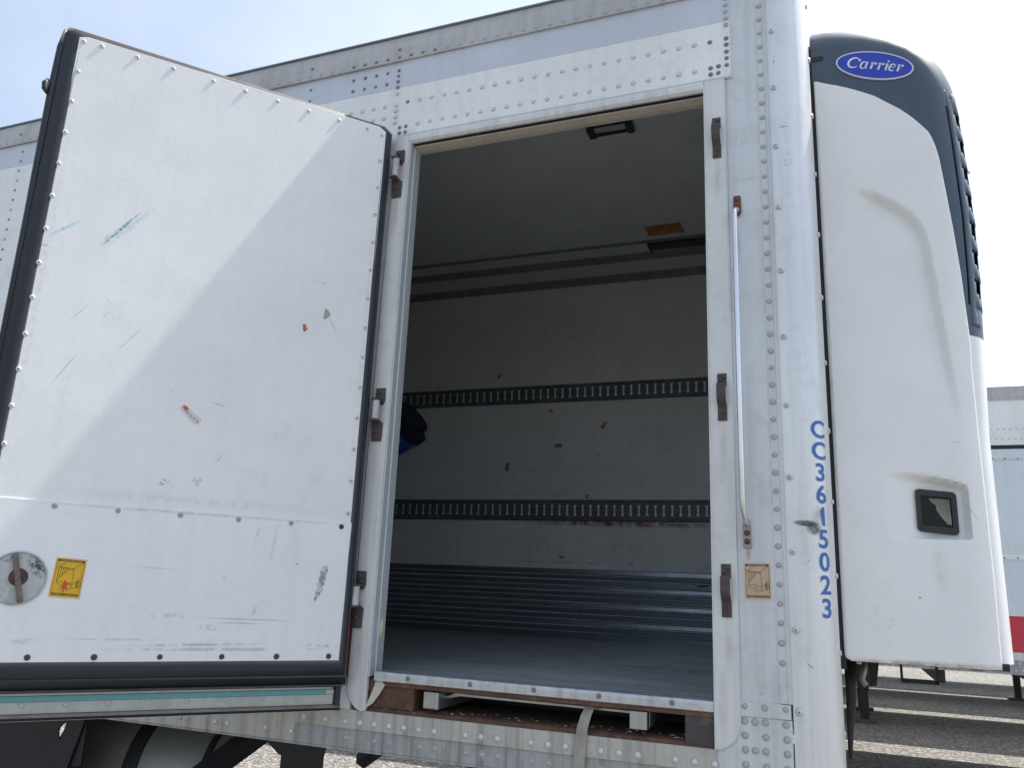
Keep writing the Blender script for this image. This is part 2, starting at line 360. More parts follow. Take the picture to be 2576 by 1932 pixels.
# vertical angle strip with rivets
sp = MB(); sp.prism([(2.6195, .001), (2.6195, -.003), (2.6415, -.003), (2.6425, -.007), (2.6475, -.007), (2.6485, -.003), (2.6528, -.003), (2.6528, .001)], 1.3185, 3.6, 'z')
stp = obj('corner_strip', sp, M['alu'], T)
for k in range(42): inst('rivet', RV['g'], stp, (2.6295+.0003*math.sin(k), -.003, 3.563-k*.0522))
cpb = obj('corner_doubler', MB().box(2.5145, 2.6475, -.005, .0, 1.2785, 1.3165), M['alu'], T, bevel=.001)
for x in (2.527, 2.580, 2.634): inst('rivet', RV['g'], cpb, (x, -.005, 1.304))
lowp = obj('corner_gusset', MB().box(2.4515, 2.6495, -.0025, .0005, 1.071, 1.2765), M['alu'], T)
for x, z in [(2.526, 1.266), (2.553, 1.265), (2.580, 1.266), (2.633, 1.265), (2.526, 1.229), (2.580, 1.229), (2.634, 1.228), (2.526, 1.193), (2.552, 1.193), (2.579, 1.193), (2.634, 1.192), (2.526, 1.155), (2.58, 1.155), (2.634, 1.155), (2.634, 1.118), (2.526, 1.118)]:
    inst('rivet', RV['g'], lowp, (x, -.0025, z), sc=(1.12, 1.1, 1.12))
# rivets of header panel and of the skin
DARK = M['rivet_d']
for k in range(23): inst('rivet', RV['w'], hp, (1.316+k*.05241, -.003, 3.409), mat=DARK if k in (0, 22) else None)
for k in range(21): inst('rivet', RV['w'], hp, (1.367+k*.0525, -.003, 3.306))
for z in (3.568, 3.542, 3.516, 3.490, 3.465, 3.412, 3.388, 3.361, 3.336, 3.310): inst('rivet', RV['w'], hp, (2.523, -.003, z), mat=DARK if z < 3.42 else M['rivet_g'])
for x, z in [(2.470, 3.309), (2.496, 3.311), (2.470, 3.285), (2.495, 3.286), (1.289, 3.302), (1.316, 3.303), (1.290, 3.278), (1.315, 3.278)]: inst('rivet', RV['w'], hp, (x, -.003, z), mat=DARK)
for k, z in enumerate((3.560, 3.535, 3.510, 3.485, 3.457, 3.404, 3.380, 3.354, 3.329)): inst('rivet', RV['w'], skin, (1.264, -.0006, z), mat=DARK if k < 4 else None)
for x in (1.056, 1.110, 1.162, 1.213):
    for z in (3.558, 3.508): inst('rivet', RV['w'], skin, (x, -.0006, z), mat=DARK)
    for z in (3.407, 3.356): inst('rivet', RV['w'], skin, (x, 0, z))
for cx in (-1.237, -.82, .015, .85):
    for k in range(28 if cx < 0 else 3):
        inst('rivet', RV['w'], skin, (cx+.002*math.sin(k*3.1), -.0006 if k < 2 else 0, 3.556-k*.0513), sc=(.8, .8, .8), mat=DARK if k < 2 or (k*7) % 3 else M['rivet_g'])

# top rail with cap
tr = MB(); tr.prism([(-.004, 3.597), (-.012, 3.597), (-.013, 3.604), (-.008, 3.610), (-.006, 3.66), (.004, 3.716), (.05, 3.716), (.05, 3.597)], XB, 2.653, 'x')
rail = obj('top_rail', tr, M['rail'], T)
obj('rail_cap', MB().prism([(.0, 3.7165), (-.003, 3.719), (-.002, 3.725), (.010, 3.729), (.08, 3.731), (.08, 3.7165)], XB, 2.66, 'x'), M['railcap'], rail)
for k in range(66):
    x = 2.418-k*.0524
    inst('rivet', RV['g'], rail, (x, -.0078, 3.614), sc=(1.05, 1.1, 1.05), mat=DARK if 19 <= k <= 26 else None)
for x in (1.263, .85, -.85): inst('rivet', RV['g'], rail, (x, -.006, 3.652), mat=DARK)
# roof, far wall, rear, front bulkhead
obj('roof', MB().prism([(.05, 3.66), (.05, 3.722), (.6, 3.737), (1.28, 3.742), (1.97, 3.737), (2.54, 3.722), (2.54, 3.66)], XB, 2.66, 'x'), M['rail'], T)
obj('far_side_skin', MB().box(XB, 2.653, 2.555, 2.57, 1.07, 3.70), M['white'], T)
obj('rear_doors', MB().box(XB-.06, XB+.0, .0, 2.57, 1.07, 3.72), M['white'], T)
# rounded nose
RN = .125
npf = [(2.6535, 0)]
for k in range(25):
    a = k/24*math.pi/2; npf.append((2.653+RN*math.sin(a), RN-RN*math.cos(a)))
for k in range(25):
    a = k/24*math.pi/2; npf.append((2.653+RN*math.cos(a), 2.57-RN+RN*math.sin(a)))
npi = [(2.653, 2.565)] + [(2.653+(RN-.005)*math.sin(k/12*math.pi/2), 2.57-RN+(RN-.005)*math.cos(k/12*math.pi/2)) for k in range(13)] + [(2.653+(RN-.005)*math.cos(k/12*math.pi/2), RN-(RN-.005)*math.sin(k/12*math.pi/2)) for k in range(13)] + [(2.6535, .005)]
nz_ = MB()
for pr in (npf, npi):
    n = len(pr); zs = [1.06+k*(3.725-1.06)/20 for k in range(21)]
    nz_.add([(p[0], p[1], z) for z in zs for p in pr], [(j*n+i, j*n+i+1, (j+1)*n+i+1, (j+1)*n+i) for j in range(20) for i in range(n-1)])
nose = obj('nose_shell', nz_, M['nose'], T, smooth=40)
obj('nose_top', MB().prism(npf, 3.718, 3.73, 'z'), M['rail'], T)
for k in range(12): inst('rivet', RV['nose'], nose, (2.6675, -.0006, 3.619-k*.2108))
for k in range(13):
    a = R(84); inst('rivet', RV['nose'], nose, (2.653+RN*math.sin(a), RN-RN*math.cos(a), 3.56-k*.2108), rot=(0, 0, a))
obj('front_bulkhead', MB().box(2.615, 2.65, .07, 2.5, 1.25, 3.62), M['inwall'], T)

# --- bottom rail
br = obj('bottom_rail', MB().box(XB, 2.4505, .001, .02, 1.067, 1.139), M['bottom2'], T, bevel=.001)
obj('rail_flange', MB().box(XB, 2.64, .001, .06, 1.060, 1.0665), M['bottom2'], br)
br2 = obj('bottom_rail_doubler', MB().box(1.077, 2.4510, -.0045, .0005, 1.127, 1.1855), M['bottom'], T, bevel=.001)
sk2 = obj('bottom_rail_upper', MB().box(XB, 1.0755, -.0012, .0008, 1.068, 1.20), M['bottom'], T)
for x in (1.113, 1.196, 1.271, 1.325, 1.378, 1.431, 1.485, 1.538, 1.592, 1.698, 1.750, 1.804, 1.911, 1.964, 2.018, 2.124, 2.177, 2.231, 2.337, 2.39, 2.444): inst('rivet', RV['b'], br2, (x, -.0045, 1.148))
for x in (1.119, 1.277, 1.382, 1.436, 1.543, 1.597, 1.700, 1.754, 1.805, 1.912, 1.965, 2.12, 2.174, 2.228): inst('rivet', RV['b'], br, (x, .001, 1.098), mat=M['rivet_g'])
for x in (.597, .627, .749, .801, .961, 1.064, .38, .32, .2): inst('rivet', RV['b'], sk2, (x, -.0012, 1.098), mat=M['rivet_g'] if x < .7 else None)

# --- door frame (U shape with rounded lower outer corners)
def arc(cx, cz, r, a0, a1, n=8): return [(cx+r*math.cos(R(a0+(a1-a0)*k/n)), cz+r*math.sin(R(a0+(a1-a0)*k/n))) for k in range(n+1)]
rf = [(2.4475, 3.2575), (2.513, 3.2575), (2.513, 1.265)] + arc(2.436, 1.262, .077, 0, -78, 10) + [(2.4475, 1.184)]
fr = obj('door_frame', MB().prism(rf, -.010, .004, 'y'), M['frame'], T, bevel=.004, seg=3)
lf = [(1.3425, 3.2575), (1.2835, 3.2575), (1.2715, 1.262)] + arc(1.349, 1.262, .078, 180, 255, 10) + [(1.3425, 1.187)]
obj('frame_side', MB().prism(lf, -.010, .004, 'y'), M['frame'], fr, bevel=.004, seg=3)
obj('frame_edge', MB().box(2.4455, 2.4495, -.013, .075, 1.186, 3.245), M['frame'], fr, bevel=.0015)
# outer bead of the frame
obj('frame_bead', MB().tube([(2.5135, -.006, 3.25), (2.5135, -.006, 1.265)] + [(p[0], -.006, p[1]) for p in arc(2.436, 1.262, .0775, 0, -80, 10)], .004, 8, ref=(0, 1, 0)), M['alu'], fr, smooth=True)
obj('frame_bead', MB().tube([(1.283, -.006, 3.25), (1.271, -.006, 1.262)] + [(p[0], -.006, p[1]) for p in arc(1.349, 1.262, .0785, 180, 258, 10)], .0045, 8, ref=(0, 1, 0)), M['alu'], fr, smooth=True)
# left jamb: stepped return
obj('jamb', MB().prism([(1.3427, -.008), (1.349, -.008), (1.3495, .012), (1.3475, .014), (1.3475, .024), (1.3515, .026), (1.3515, .066), (1.330, .070), (1.330, .004), (1.3427, .004)], 1.292, 3.245, 'z'), M['jamb'], T, bevel=.0008)
# header trim
obj('header_trim', MB().prism([(-.010, 3.2578), (-.014, 3.250), (-.012, 3.232), (-.004, 3.2235), (.006, 3.2235), (.006, 3.2578)], 1.3435, 2.4465, 'x'), M['frame'], T, smooth=35)
obj('header_seal', MB().box(1.350, 2.446, .004, .022, 3.2235, 3.24), M['rubber'], T)
obj('header_underside', MB().prism([(.020, 3.245), (.020, 3.219), (.050, 3.214), (.074, 3.214), (.074, 3.245)], 1.350, 2.4455, 'x'), M['cream'], T, bevel=.002)
# near wall insulated panels (inside face)
obj('near_wall', MB().box(XB, 1.335, .016, .070, 1.29, 3.6), M['inwall'], T)
obj('near_wall_front', MB().box(2.4500, 2.62, .016, .070, 1.29, 3.6), M['inwall'], T)
obj('near_wall_header', MB().box(1.335, 2.45, .02, .0735, 3.2455, 3.6), M['inwall'], T)

# --- interior
iw = obj('interior_wall', MB().box(XB, 2.615, 2.5, 2.54, 1.25, 3.605), M['inwall'], T)
ic = obj('ceiling', MB().box(XB, 2.615, .072, 2.4995, 3.6, 3.65), M['inceil'], T)
obj('ceiling_trim', MB().box(-6, 2.6, 1.943, 1.978, 3.594, 3.601), M['trimgrey'], ic)
obj('ceiling_trim', MB().box(-6, 2.6, 2.115, 2.215, 3.592, 3.601), M['trimgrey'], ic)
obj('cove_trim', MB().prism([(2.425, 3.602), (2.425, 3.596), (2.494, 3.572), (2.502, 3.572), (2.502, 3.602)], -6, 2.6, 'x'), M['trimgrey'], ic)
obj('ceiling_patch', MB().prism([(1.858, 1.765), (1.93, 1.760), (2.0, 1.763), (2.064, 1.760), (2.066, 1.83), (2.070, 1.893), (1.99, 1.890), (1.92, 1.894), (1.860, 1.888), (1.862, 1.83)], 3.5985, 3.6015, 'z'), plain('orange_brown_patch', (.40, .17, .035), .7, 0, .45, .4), ic)
vh = MB(); vh.box(1.832, 2.56, 1.982, 1.992, 3.580, 3.6005); vh.box(1.832, 1.842, 1.992, 2.10, 3.580, 3.6005); vh.box(1.842, 2.56, 1.992, 2.10, 3.596, 3.6004)
obj('air_slot_shade', vh, M['blackplastic'], ic)  # black plate stands in for the shade inside the opening
for x, y in ((1.46, 2.165), (.545, 2.165)):
    w = MB(); pts = [(x, y-.045), (x+.075, y-.005), (x, y+.04)]
    for i in range(3):
        a, b = Vector((*pts[i], 3.5915)), Vector((*pts[(i+1) % 3], 3.5915)); w.tube([a, b], .0028, 4)
    obj('warning_triangle', w, plain('dull_red_print', (.13, .03, .025), .6), ic)
lm = MB(); lm.box(1.837, 1.868, .668, .740, 3.572, 3.601); lm.box(2.012, 2.043, .668, .740, 3.572, 3.601); lm.box(1.868, 2.012, .722, .740, 3.580, 3.601); lm.box(1.868, 2.012, .668, .676, 3.588, 3.601)
lampo = obj('ceiling_lamp', lm, M['blackplastic'], T, bevel=.003)
obj('lens', MB().box(1.868, 2.012, .680, .716, 3.583, 3.598), plain('clear_lamp_lens', (.35, .38, .40), .2), lampo, bevel=.004)
# cargo tracks with dog-bone slots
def etrack(zc, hgt, y0=2.484, x0=-1.45, pitch=.0508, n=80):
    m = MB(); zb, zt = zc-hgt/2, zc+hgt/2; s0, s1 = zc-.034, zc+.034
    for i in range(n):
        a = x0+i*pitch; b = a+pitch; c = (a+b)/2
        w1, w2 = .0066, .0100
        hole = [(c-w2, s0), (c+w2, s0), (c+w2, s0+.010), (c+w1, s0+.015), (c+w1, s1-.015), (c+w2, s1-.010), (c+w2, s1), (c-w2, s1), (c-w2, s1-.010), (c-w1, s1-.015), (c-w1, s0+.015), (c-w2, s0+.010)]
        z1, z2 = zb+.016, zt-.016
        v = [(p[0], y0, p[1]) for p in hole] + [(a, y0, z1), (b, y0, z1), (b, y0, z2), (a, y0, z2)]
        f = [(12, 13, 1, 0), (13, 14, 6, 5, 4, 3, 2, 1), (14, 15, 7, 6), (15, 12, 0, 11, 10, 9, 8, 7)]
        v += [(p[0], y0+.012, p[1]) for p in hole]
        f += [(k, (k+1) % 12, 16+(k+1) % 12, 16+k) for k in range(12)]
        m.add(v, f)
    x1 = x0+n*pitch
    for za, zb_ in ((zb, zb+.016), (zt-.016, zt)):
        up_ = za > zc
        A = [(y0, zb_ if not up_ else za), (y0-.006, zb_-.004 if not up_ else za+.004), (y0-.006, za+.005 if not up_ else zb_-.005), (2.4995, za if not up_ else zb_)]
        m.add([(x, p[0], p[1]) for x in (x0, x1) for p in A], [(k, k+1, k+5, k+4) for k in range(3)])
    return m
for zc, h in ((2.834, .120), (2.072, .134)):
    tk = obj('cargo_track', etrack(zc, h), M['track'], T)
    obj('slot_brightener', MB().box(-1.45, 2.6, 2.4955, 2.4992, zc-.045, zc+.045), M['white'], tk)  # white strip added to brighten what shows through the slots
    for k in range(13):
        for s in (-1, 1): inst('rivet', RV['g'], tk, (-.95+k*.2540, 2.4775, zc+s*(h/2-.009)), sc=(.55, .8, .55), mat=M['rivet_d'])
# scuff liner slats
zz = [1.714, 1.676, 1.648, 1.612, 1.580, 1.548, 1.514, 1.480, 1.446, 1.412, 1.376, 1.340, 1.292]
scm = paint('scuff_liner_aluminium', (.25, .285, .34), .33, metal=.75, dirt=.4, streak=0, dcol=(.1, .1, .11), bump=.12, scratch=.5, marks=(
    dict(c=(2.06, 1.64), l=.06, w=.012, ang=6, colr=(.02, .02, .02), a=.95, ns=60, lo=.38, hi=.48),
    dict(c=(1.93, 1.57), l=.05, w=.03, ang=0, colr=(.03, .03, .03), a=.8, ns=80, lo=.52, hi=.6)))
for i in range(len(zz)-1):
    t = .006 if i % 2 else .017; tilt = .0016 if i % 3 else -.0010
    obj('scuff_slat', MB().prism([(2.5005, zz[i]-.0015), (2.5-t-tilt, zz[i]-.007), (2.5-t+tilt, zz[i+1]+.007), (2.5005, zz[i+1]+.0020)], -6, 2.61, 'x'), scm, T)
# ducted floor: ridges running fore and aft
fl = MB(); prof = []; y = .05
while y < 2.49:
    prof += [(y, 1.300), (y+.020, 1.300), (y+.0205, 1.285), (y+.0295, 1.285)]; y += .030
prof.append((2.5, 1.300))
n = len(prof); xs = [XB, -3, 0, 2.615]
fl.add([(x, p[0], p[1]) for x in xs for p in prof], [(j*n+i, j*n+i+1, (j+1)*n+i+1, (j+1)*n+i) for j in range(3) for i in range(n-1)])
flm = paint('worn_floor_aluminium', (.46, .495, .53), .46, metal=.45, dirt=.4, streak=0, dcol=(.15, .15, .15), bump=.15, lines=True, scratch=.0, marks=(
    dict(c=(1.55, .55), l=.04, w=.012, ang=10, colr=(.62, .62, .6), a=.8, ns=60, lo=.5, hi=.58, axis=('x', 'y')),
    dict(c=(2.0, .20), l=.05, w=.008, ang=0, colr=(.6, .6, .6), a=.7, ns=60, lo=.5, hi=.58, axis=('x', 'y')),
    dict(c=(2.1, .95), l=.6, w=.10, ang=2, colr=(.13, .12, .11), a=.6, ns=8, lo=.42, hi=.6, axis=('x', 'y')),
    dict(c=(1.8, .40), l=.8, w=.14, ang=-2, colr=(.52, .52, .50), a=.5, ns=14, lo=.45, hi=.62, axis=('x', 'y'))))
obj('floor', fl, flm, T)
obj('floor_base', MB().box(XB, 2.61, .33, 2.53, 1.16, 1.283), M['black'], T)
# threshold
sill = obj('threshold', MB().prism([(.055, 1.309), (.006, 1.312), (-.006, 1.309), (-.011, 1.300), (-.010, 1.282), (-.002, 1.278), (.055, 1.278)], 1.368, 2.4445, 'x'),
           paint('threshold_aluminium', (.56, .58, .60), .36, metal=.7, dirt=.9, streak=.6, dcol=(.27, .25, .235), bump=.12), T, smooth=30)
for x in (1.492, 1.708, 1.917, 2.118, 2.330): inst('screw', RV['w'], sill, (x, -.0105, 1.2965), mat=DARK)
obj('rust_lip', MB().box(1.36, 2.444, -.002, .05, 1.266, 1.2778), M['rust'], T, bevel=.002)
# rusty recess for the pull-out ladder
rc = MB(); rc.prism([(.0, 1.1865), (.012, 1.196), (.03, 1.199), (.33, 1.199), (.33, 1.188), (.0, 1.182)], 1.30, 2.4440, 'x')
shelf = obj('step_recess', rc, M['rust'], T)
obj('recess_block', MB().box(1.335, 1.505, .012, .20, 1.197, 1.285), M['rust'], shelf, bevel=.003)
obj('recess_block', MB().box(2.363, 2.4435, .004, .20, 1.190, 1.285), M['rust_d'], shelf, bevel=.003)
obj('recess_back', MB().box(1.33, 2.45, .325, .335, 1.18, 1.29), M['black'], shelf)
st_w = MB()
for k in range(60):
    x, y = rnd.uniform(1.55, 2.4), rnd.uniform(.012, .09); a = rnd.uniform(0, 6.3); l_ = rnd.uniform(.003, .011); w_ = rnd.uniform(.001, .003)
    dx, dy = math.cos(a)*l_, math.sin(a)*l_
    st_w.add([(x-dx-dy*w_/l_, y-dy+dx*w_/l_, 1.2005), (x+dx, y+dy, 1.2015), (x+dx*.6+dy*w_/l_, y+dy*.6-dx*w_/l_, 1.2025), (x, y, 1.2035)], [(0, 1, 2), (0, 2, 3), (1, 2, 3), (0, 1, 3)])
lit = obj('wood_chips', st_w, plain('pale_chips', (.45, .36, .27), .8), shelf); lit['kind'] = 'stuff'
lad = MB()
lad.box(1.546, 1.600, -.004, .32, 1.211, 1.262)
ladder = obj('pull_out_step', lad, M['galv'], T, bevel=.004)
tb = MB(); w_ = .004
tb.box(2.208, 2.258, -.006, -.002, 1.216, 1.264); tb.box(2.208, 2.212, -.002, .32, 1.216, 1.264); tb.box(2.212, 2.258, -.002, .32, 1.216, 1.220); tb.box(2.212, 2.258, -.002, .32, 1.260, 1.264)
tb.box(2.254, 2.258, -.002, .010, 1.220, 1.260); tb.box(2.254, 2.258, .035, .32, 1.220, 1.260)
obj('rail_tube', tb, M['galv'], ladder, bevel=.0015)
obj('cross_bar', MB().prism([(1.600, 1.246), (1.64, 1.262), (1.66, 1.258), (2.208, 1.256), (2.208, 1.250), (1.65, 1.251), (1.602, 1.240)], .05, .075, 'y'), M['galv'], ladder)
inst('rivet', RV['nose'], ladder, (1.655, .048, 1.266), mat=M['bright'])
tl = MB(); tlp = [(1.342, 1.190), (1.372, 1.212), (1.392, 1.238), (1.412, 1.270), (1.398, 1.280), (1.378, 1.284), (1.372, 1.262), (1.356, 1.222)]
tl.prism([(p[0]-.006, p[1]) for p in tlp], -.003, -.0015, 'y')
obj('torn_tape', tl, plain('cream_torn_tape', (.52, .50, .43), .6), T)
obj('frayed_edge', MB().prism([(1.3535, 1.475), (1.361, 1.468), (1.363, 1.436), (1.354, 1.412), (1.350, 1.44)], .030, .033, 'y'), plain('yellowed_foam', (.55, .48, .36), .8), T)
# webbing strap hanging over the rail
sb = MB(); path = [(.06, 1.275, 2.085), (.02, 1.262, 2.084), (-.006, 1.240, 2.079), (-.013, 1.205, 2.070), (-.014, 1.16, 2.066), (-.014, 1.11, 2.063), (-.012, 1.05, 2.060), (-.006, .97, 2.056), (.004, .90, 2.05)]
for off, t_ in ((0, 0),):
    v = []
    for i, (y, z, x) in enumerate(path):
        hw = .0135 + .003*min(1, i/3)
        v += [(x-hw, y, z), (x+hw, y-.001*math.sin(i), z), (x+hw, y+.0022, z+.001), (x-hw, y+.0022, z+.001)]
    sb.add(v, [(i*4+k, i*4+(k+1) % 4, i*4+4+(k+1) % 4, i*4+4+k) for i in range(len(path)-1) for k in range(4)] + [(0, 1, 2, 3)])
strap = obj('webbing_strap', sb, plain('faded_webbing', (.33, .31, .26), .85, 0, .25, .6))
tag(strap, 'faded beige webbing strap hanging down over the rusty step recess', 'strap')

# --- hinges on the left frame
hp_ = [(3.194, 2.998), (2.258, 2.068), (1.625, 1.440)]
for zt_, zb_ in hp_:
    hx = 1.309 if zt_ > 2 else 1.291
    px = 1.290 if zt_ > 2 else 1.273
    h = MB(); kn = .030
    h.prism([(px, zt_), (px+.036, zt_), (px+.038, zt_-.045), (px+.030, zt_-.062), (px, zt_-.050)], -.017, -.0095, 'y')
    h.box(hx-.016, px+.030, -.056, -.010, zt_-.050, zt_-.042)
    h2 = MB(); h2.prism([(px-.004, zb_), (px+.034, zb_), (px+.036, zb_+.066), (px+.010, zb_+.074), (px-.010, zb_+.074)], -.017, -.0095, 'y')
    h2.box(hx-.018, px+.026, -.056, -.010, zb_+.066, zb_+.074)
    ho = obj('hinge', h, M['rust_d'], T, bevel=.002); obj('lower_bracket', h2, M['rust_d'], ho, bevel=.002)
    obj('hinge_tube', MB().tube([(hx, -.040, zb_+.074), (hx, -.040, zt_-.050)], 0.0120, 14), M['pin'], ho, smooth=40)
    for dz in (.015, .035): inst('bolt', RV['bolt'], ho, (px+.012+dz*.3, -.017, zt_-dz), mat=M['rivet_r'])
    for dz in (.012, .034): inst('bolt', RV['bolt'], ho, (px+.020-dz*.2, -.017, zb_+dz), mat=M['rivet_r'])
# --- latch keepers on the right frame
for zt_, zb_ in ((3.113, 2.969), (2.246, 2.101), (1.683, 1.536)):
    s = zt_-zb_; pr = [(-.010, 0), (-.0155, 0), (-.0155, .19), (-.020, .21), (-.040, .24), (-.043, .27), (-.043, .52), (-.038, .60), (-.018, .72), (-.0155, .78), (-.0155, 1), (-.010, 1), (-.010, .74), (-.013, .70), (-.034, .58), (-.038, .52), (-.038, .28), (-.010, .26)]
    pl = [(p[0], zt_-p[1]*s) for p in pr]
    k = obj('latch_keeper', MB().prism(pl, 2.4725, 2.4995, 'x'), M['rust_d'], T, bevel=.0012)
    for q, dx in ((.07, .018), (.15, .009), (.82, .017), (.92, .010)): inst('bolt', RV['bolt'], k, (2.4725+dx, -.0155, zt_-q*s), sc=(.85, .9, .85), mat=M['rivet_r'])
# --- grab handle
gh = MB(); gpts = [(2.5445, -.012, 2.775), (2.543, -.035, 2.770), (2.5405, -.052, 2.757), (2.540, -.058, 2.735), (2.540, -.058, 2.3), (2.541, -.058, 1.865), (2.542, -.052, 1.835), (2.5445, -.028, 1.808), (2.546, -.008, 1.797)]
gh.tube(gpts, .0075, 12, ref=(1, 0, 0))
gho = obj('grab_handle', gh, M['bright'], T, smooth=60)
obj('handle_bracket', MB().prism([(2.533, 2.829), (2.5545, 2.829), (2.556, 2.795), (2.556, 2.772), (2.548, 2.758), (2.536, 2.770), (2.532, 2.79)], -.008, .0, 'y'), M['rust_red'], gho, bevel=.002)
obj('handle_bracket', MB().prism([(2.537, 1.812), (2.552, 1.812), (2.557, 1.79), (2.558, 1.729), (2.535, 1.729), (2.535, 1.79)], -.008, .0, 'y'), rust('pale_rusty_plate', (.36, .31, .26), (.26, .22, .18), (.25, .12, .07), .6), gho, bevel=.002)
for z in (2.817, 2.795): inst('bolt', RV['bolt'], gho, (2.544, -.008, z), sc=(.95, 1, .95), mat=M['rust_red'])
for z in (1.772, 1.748): inst('bolt', RV['bolt'], gho, (2.5465, -.008, z), mat=M['rivet_r'])

# --- lettering helper
def text_mesh(s, size=1., bold=0., spacing=1.):
    cu = bpy.data.curves.new('txt', 'FONT'); cu.body = s; cu.size = size; cu.offset = bold; cu.space_character = spacing
    cu.align_x = 'CENTER'; cu.resolution_u = 4
    o = bpy.data.objects.new('txt', cu); COL.objects.link(o)
    me = bpy.data.meshes.new_from_object(o.evaluated_get(bpy.context.evaluated_depsgraph_get()))
    V = [tuple(v.co) for v in me.vertices]; F = [tuple(p.vertices) for p in me.polygons]
    bpy.data.objects.remove(o); bpy.data.meshes.remove(me); bpy.data.curves.remove(cu)
    return V, F
# number painted on the nose, one upright character below the other
blue = plain('blue_number_film', (.030, .115, .36), .4, 0, .12, .02)
halo = plain('pale_blue_film_edge', (.50, .60, .74), .4, 0, .05, 0)
def nose_char(ch, zc, mat, bold, lift, name):
    V, F = text_mesh(ch, .0715, bold)
    if ch == '1':       # flag and foot-less stem drawn as on the trailer
        w_ = .0030+bold*.8; h_ = .0255+bold*.6
        V = [(-w_, -h_), (w_, -h_), (w_, h_), (-w_*.5, h_), (-.0085-bold, h_-.0090), (-.0085-bold, h_-.0165-bold), (-w_, h_-.0120-bold)]; F = [tuple(range(7))]
    x0, x1 = min(v[0] for v in V), max(v[0] for v in V); z0, z1 = min(v[1] for v in V), max(v[1] for v in V)
    bm = bmesh.new(); vv = [bm.verts.new((v[0]-(x0+x1)/2, v[1]-(z0+z1)/2, 0)) for v in V]
    for f in F:
        try: bm.faces.new([vv[i] for i in f])
        except ValueError: pass
    bmesh.ops.triangulate(bm, faces=bm.faces)
    for _ in range(2):
        lg = [e for e in bm.edges if abs(e.verts[0].co.x-e.verts[1].co.x) > .006]
        if lg: bmesh.ops.subdivide_edges(bm, edges=lg, cuts=1); bmesh.ops.triangulate(bm, faces=bm.faces)
    a0 = R(51)
    for v in bm.verts:
        a = a0 + v.co.x*1.22/RN; r_ = RN+lift; z = zc+v.co.y
        v.co = Vector((2.653+r_*math.sin(a), RN-r_*math.cos(a), z))
    me = bpy.data.meshes.new(name); bm.to_mesh(me); bm.free(); me.materials.append(mat)
    return link(name, me, nose)
for i, ch in enumerate('CC3615023'):
    zc = 2.078-i*.0632
    nose_char(ch, zc, halo, .0027, .0006, 'number_edge'); nose_char(ch, zc, blue, .0013, .0010, 'number_character')

# --- caution sticker: flat print (x right, z up) built in a w x h field on plane y
def ribbon(m, pts, w, y, mi):
    for i in range(len(pts)-1):
        a, b = Vector(pts[i]), Vector(pts[i+1]); d = (b-a).normalized(); n_ = Vector((-d.y, d.x))*w/2
        m.add([(p.x, y, p.y) for p in (a-n_, b-n_, b+n_, a+n_)], [(0, 1, 2, 3)], mi)
def caution(parent, P, y, cols, red=True):
    """P maps (s,t) in 0..1 to (x,z)"""
    mats = [plain('sticker_ground', cols[0], .5, 0, .06, 0), plain('sticker_ink', cols[1], .5, 0, .1, 0), plain('sticker_figure', cols[2], .5, 0, .1, 0), plain('sticker_border', cols[3], .5, 0, .06, 0)]
    m = MB()
    def q(s0, s1, t0, t1, yy, mi): m.add([(*[P(s, t)[0]], yy, P(s, t)[1]) for s, t in ((s0, t0), (s1, t0), (s1, t1), (s0, t1))], [(0, 1, 2, 3)], mi)
    m.prism([P(0, 0), P(1, 0), P(1, 1), P(0, 1)], y, y+.0006, 'y', 3)
    q(.05, .95, .045, .965, y-.0002, 0)
    q(.06, .94, .905, .962, y-.0004, 1); q(.06, .94, .05, .115, y-.0004, 1)
    o = obj('caution_sticker', m, mats, parent)
    l_ = MB()
    for pts in ([(.14, .78), (.36, .90)], [(.14, .78), (.62, .74)], [(.62, .74), (.90, .90)], [(.14, .78), (.16, .42)], [(.62, .74), (.66, .30)], [(.16, .42), (.64, .33)], [(.18, .46), (.48, .73)], [(.22, .50), (.22, .74)], [(.29, .56), (.29, .74)], [(.36, .62), (.36, .735)],
                [(.66, .34), (.94, .55)], [(.17, .36), (.64, .22)], [(.17, .36), (.17, .42)], [(.64, .22), (.64, .30)], [(.66, .26), (.84, .27)], [(.06, .11), (.06, .91)], [(.94, .11), (.94, .91)], [(.16, .75), (.61, .71)]):
        ribbon(l_, [P(*p) for p in pts], .0011, y-.0006, 0)
    for (cx, cz, rx, rz) in ((.82, .36, .035, .075), (.87, .36, .05, .085)):
        ribbon(l_, [P(cx+rx*math.cos(k*.524), cz+rz*math.sin(k*.524)) for k in range(13)], .0014, y-.0006, 0)
    obj('line_drawing', l_, mats[1], o)
    f = MB()
    fig = [[(.40, .44), (.47, .44), (.47, .40), (.52, .37), (.62, .40), (.62, .37), (.53, .33), (.50, .28), (.56, .20), (.52, .18), (.46, .25), (.44, .13), (.40, .13), (.40, .27), (.34, .20), (.31, .22), (.38, .32), (.37, .38), (.40, .40)]]
    for pg in fig: f.add([(P(*p)[0], y-.0008, P(*p)[1]) for p in pg], [tuple(range(len(pg)))])
    obj('climbing_figure', f, mats[2], o)
    for s, t, size, bold in (('CAUTION', .933, .052, .0012), ('3 POINT CONTACT', .083, .052, .0014)):
        V, F = text_mesh(s, 1, 0.02, 1.12 if s[0] == 'C' else .95)
        w = max(v[0] for v in V)-min(v[0] for v in V); hh = max(v[1] for v in V)-min(v[1] for v in V)
        tw = .68 if s[0] == 'C' else .86; th = .042
        tm = MB(); tm.add([(P(.5+v[0]/w*tw, t+(v[1]/hh-.5)*th)[0], y-.0008, P(.5+v[0]/w*tw, t+(v[1]/hh-.5)*th)[1]) for v in V], F)
        obj('lettering', tm, mats[0], o)
    return o
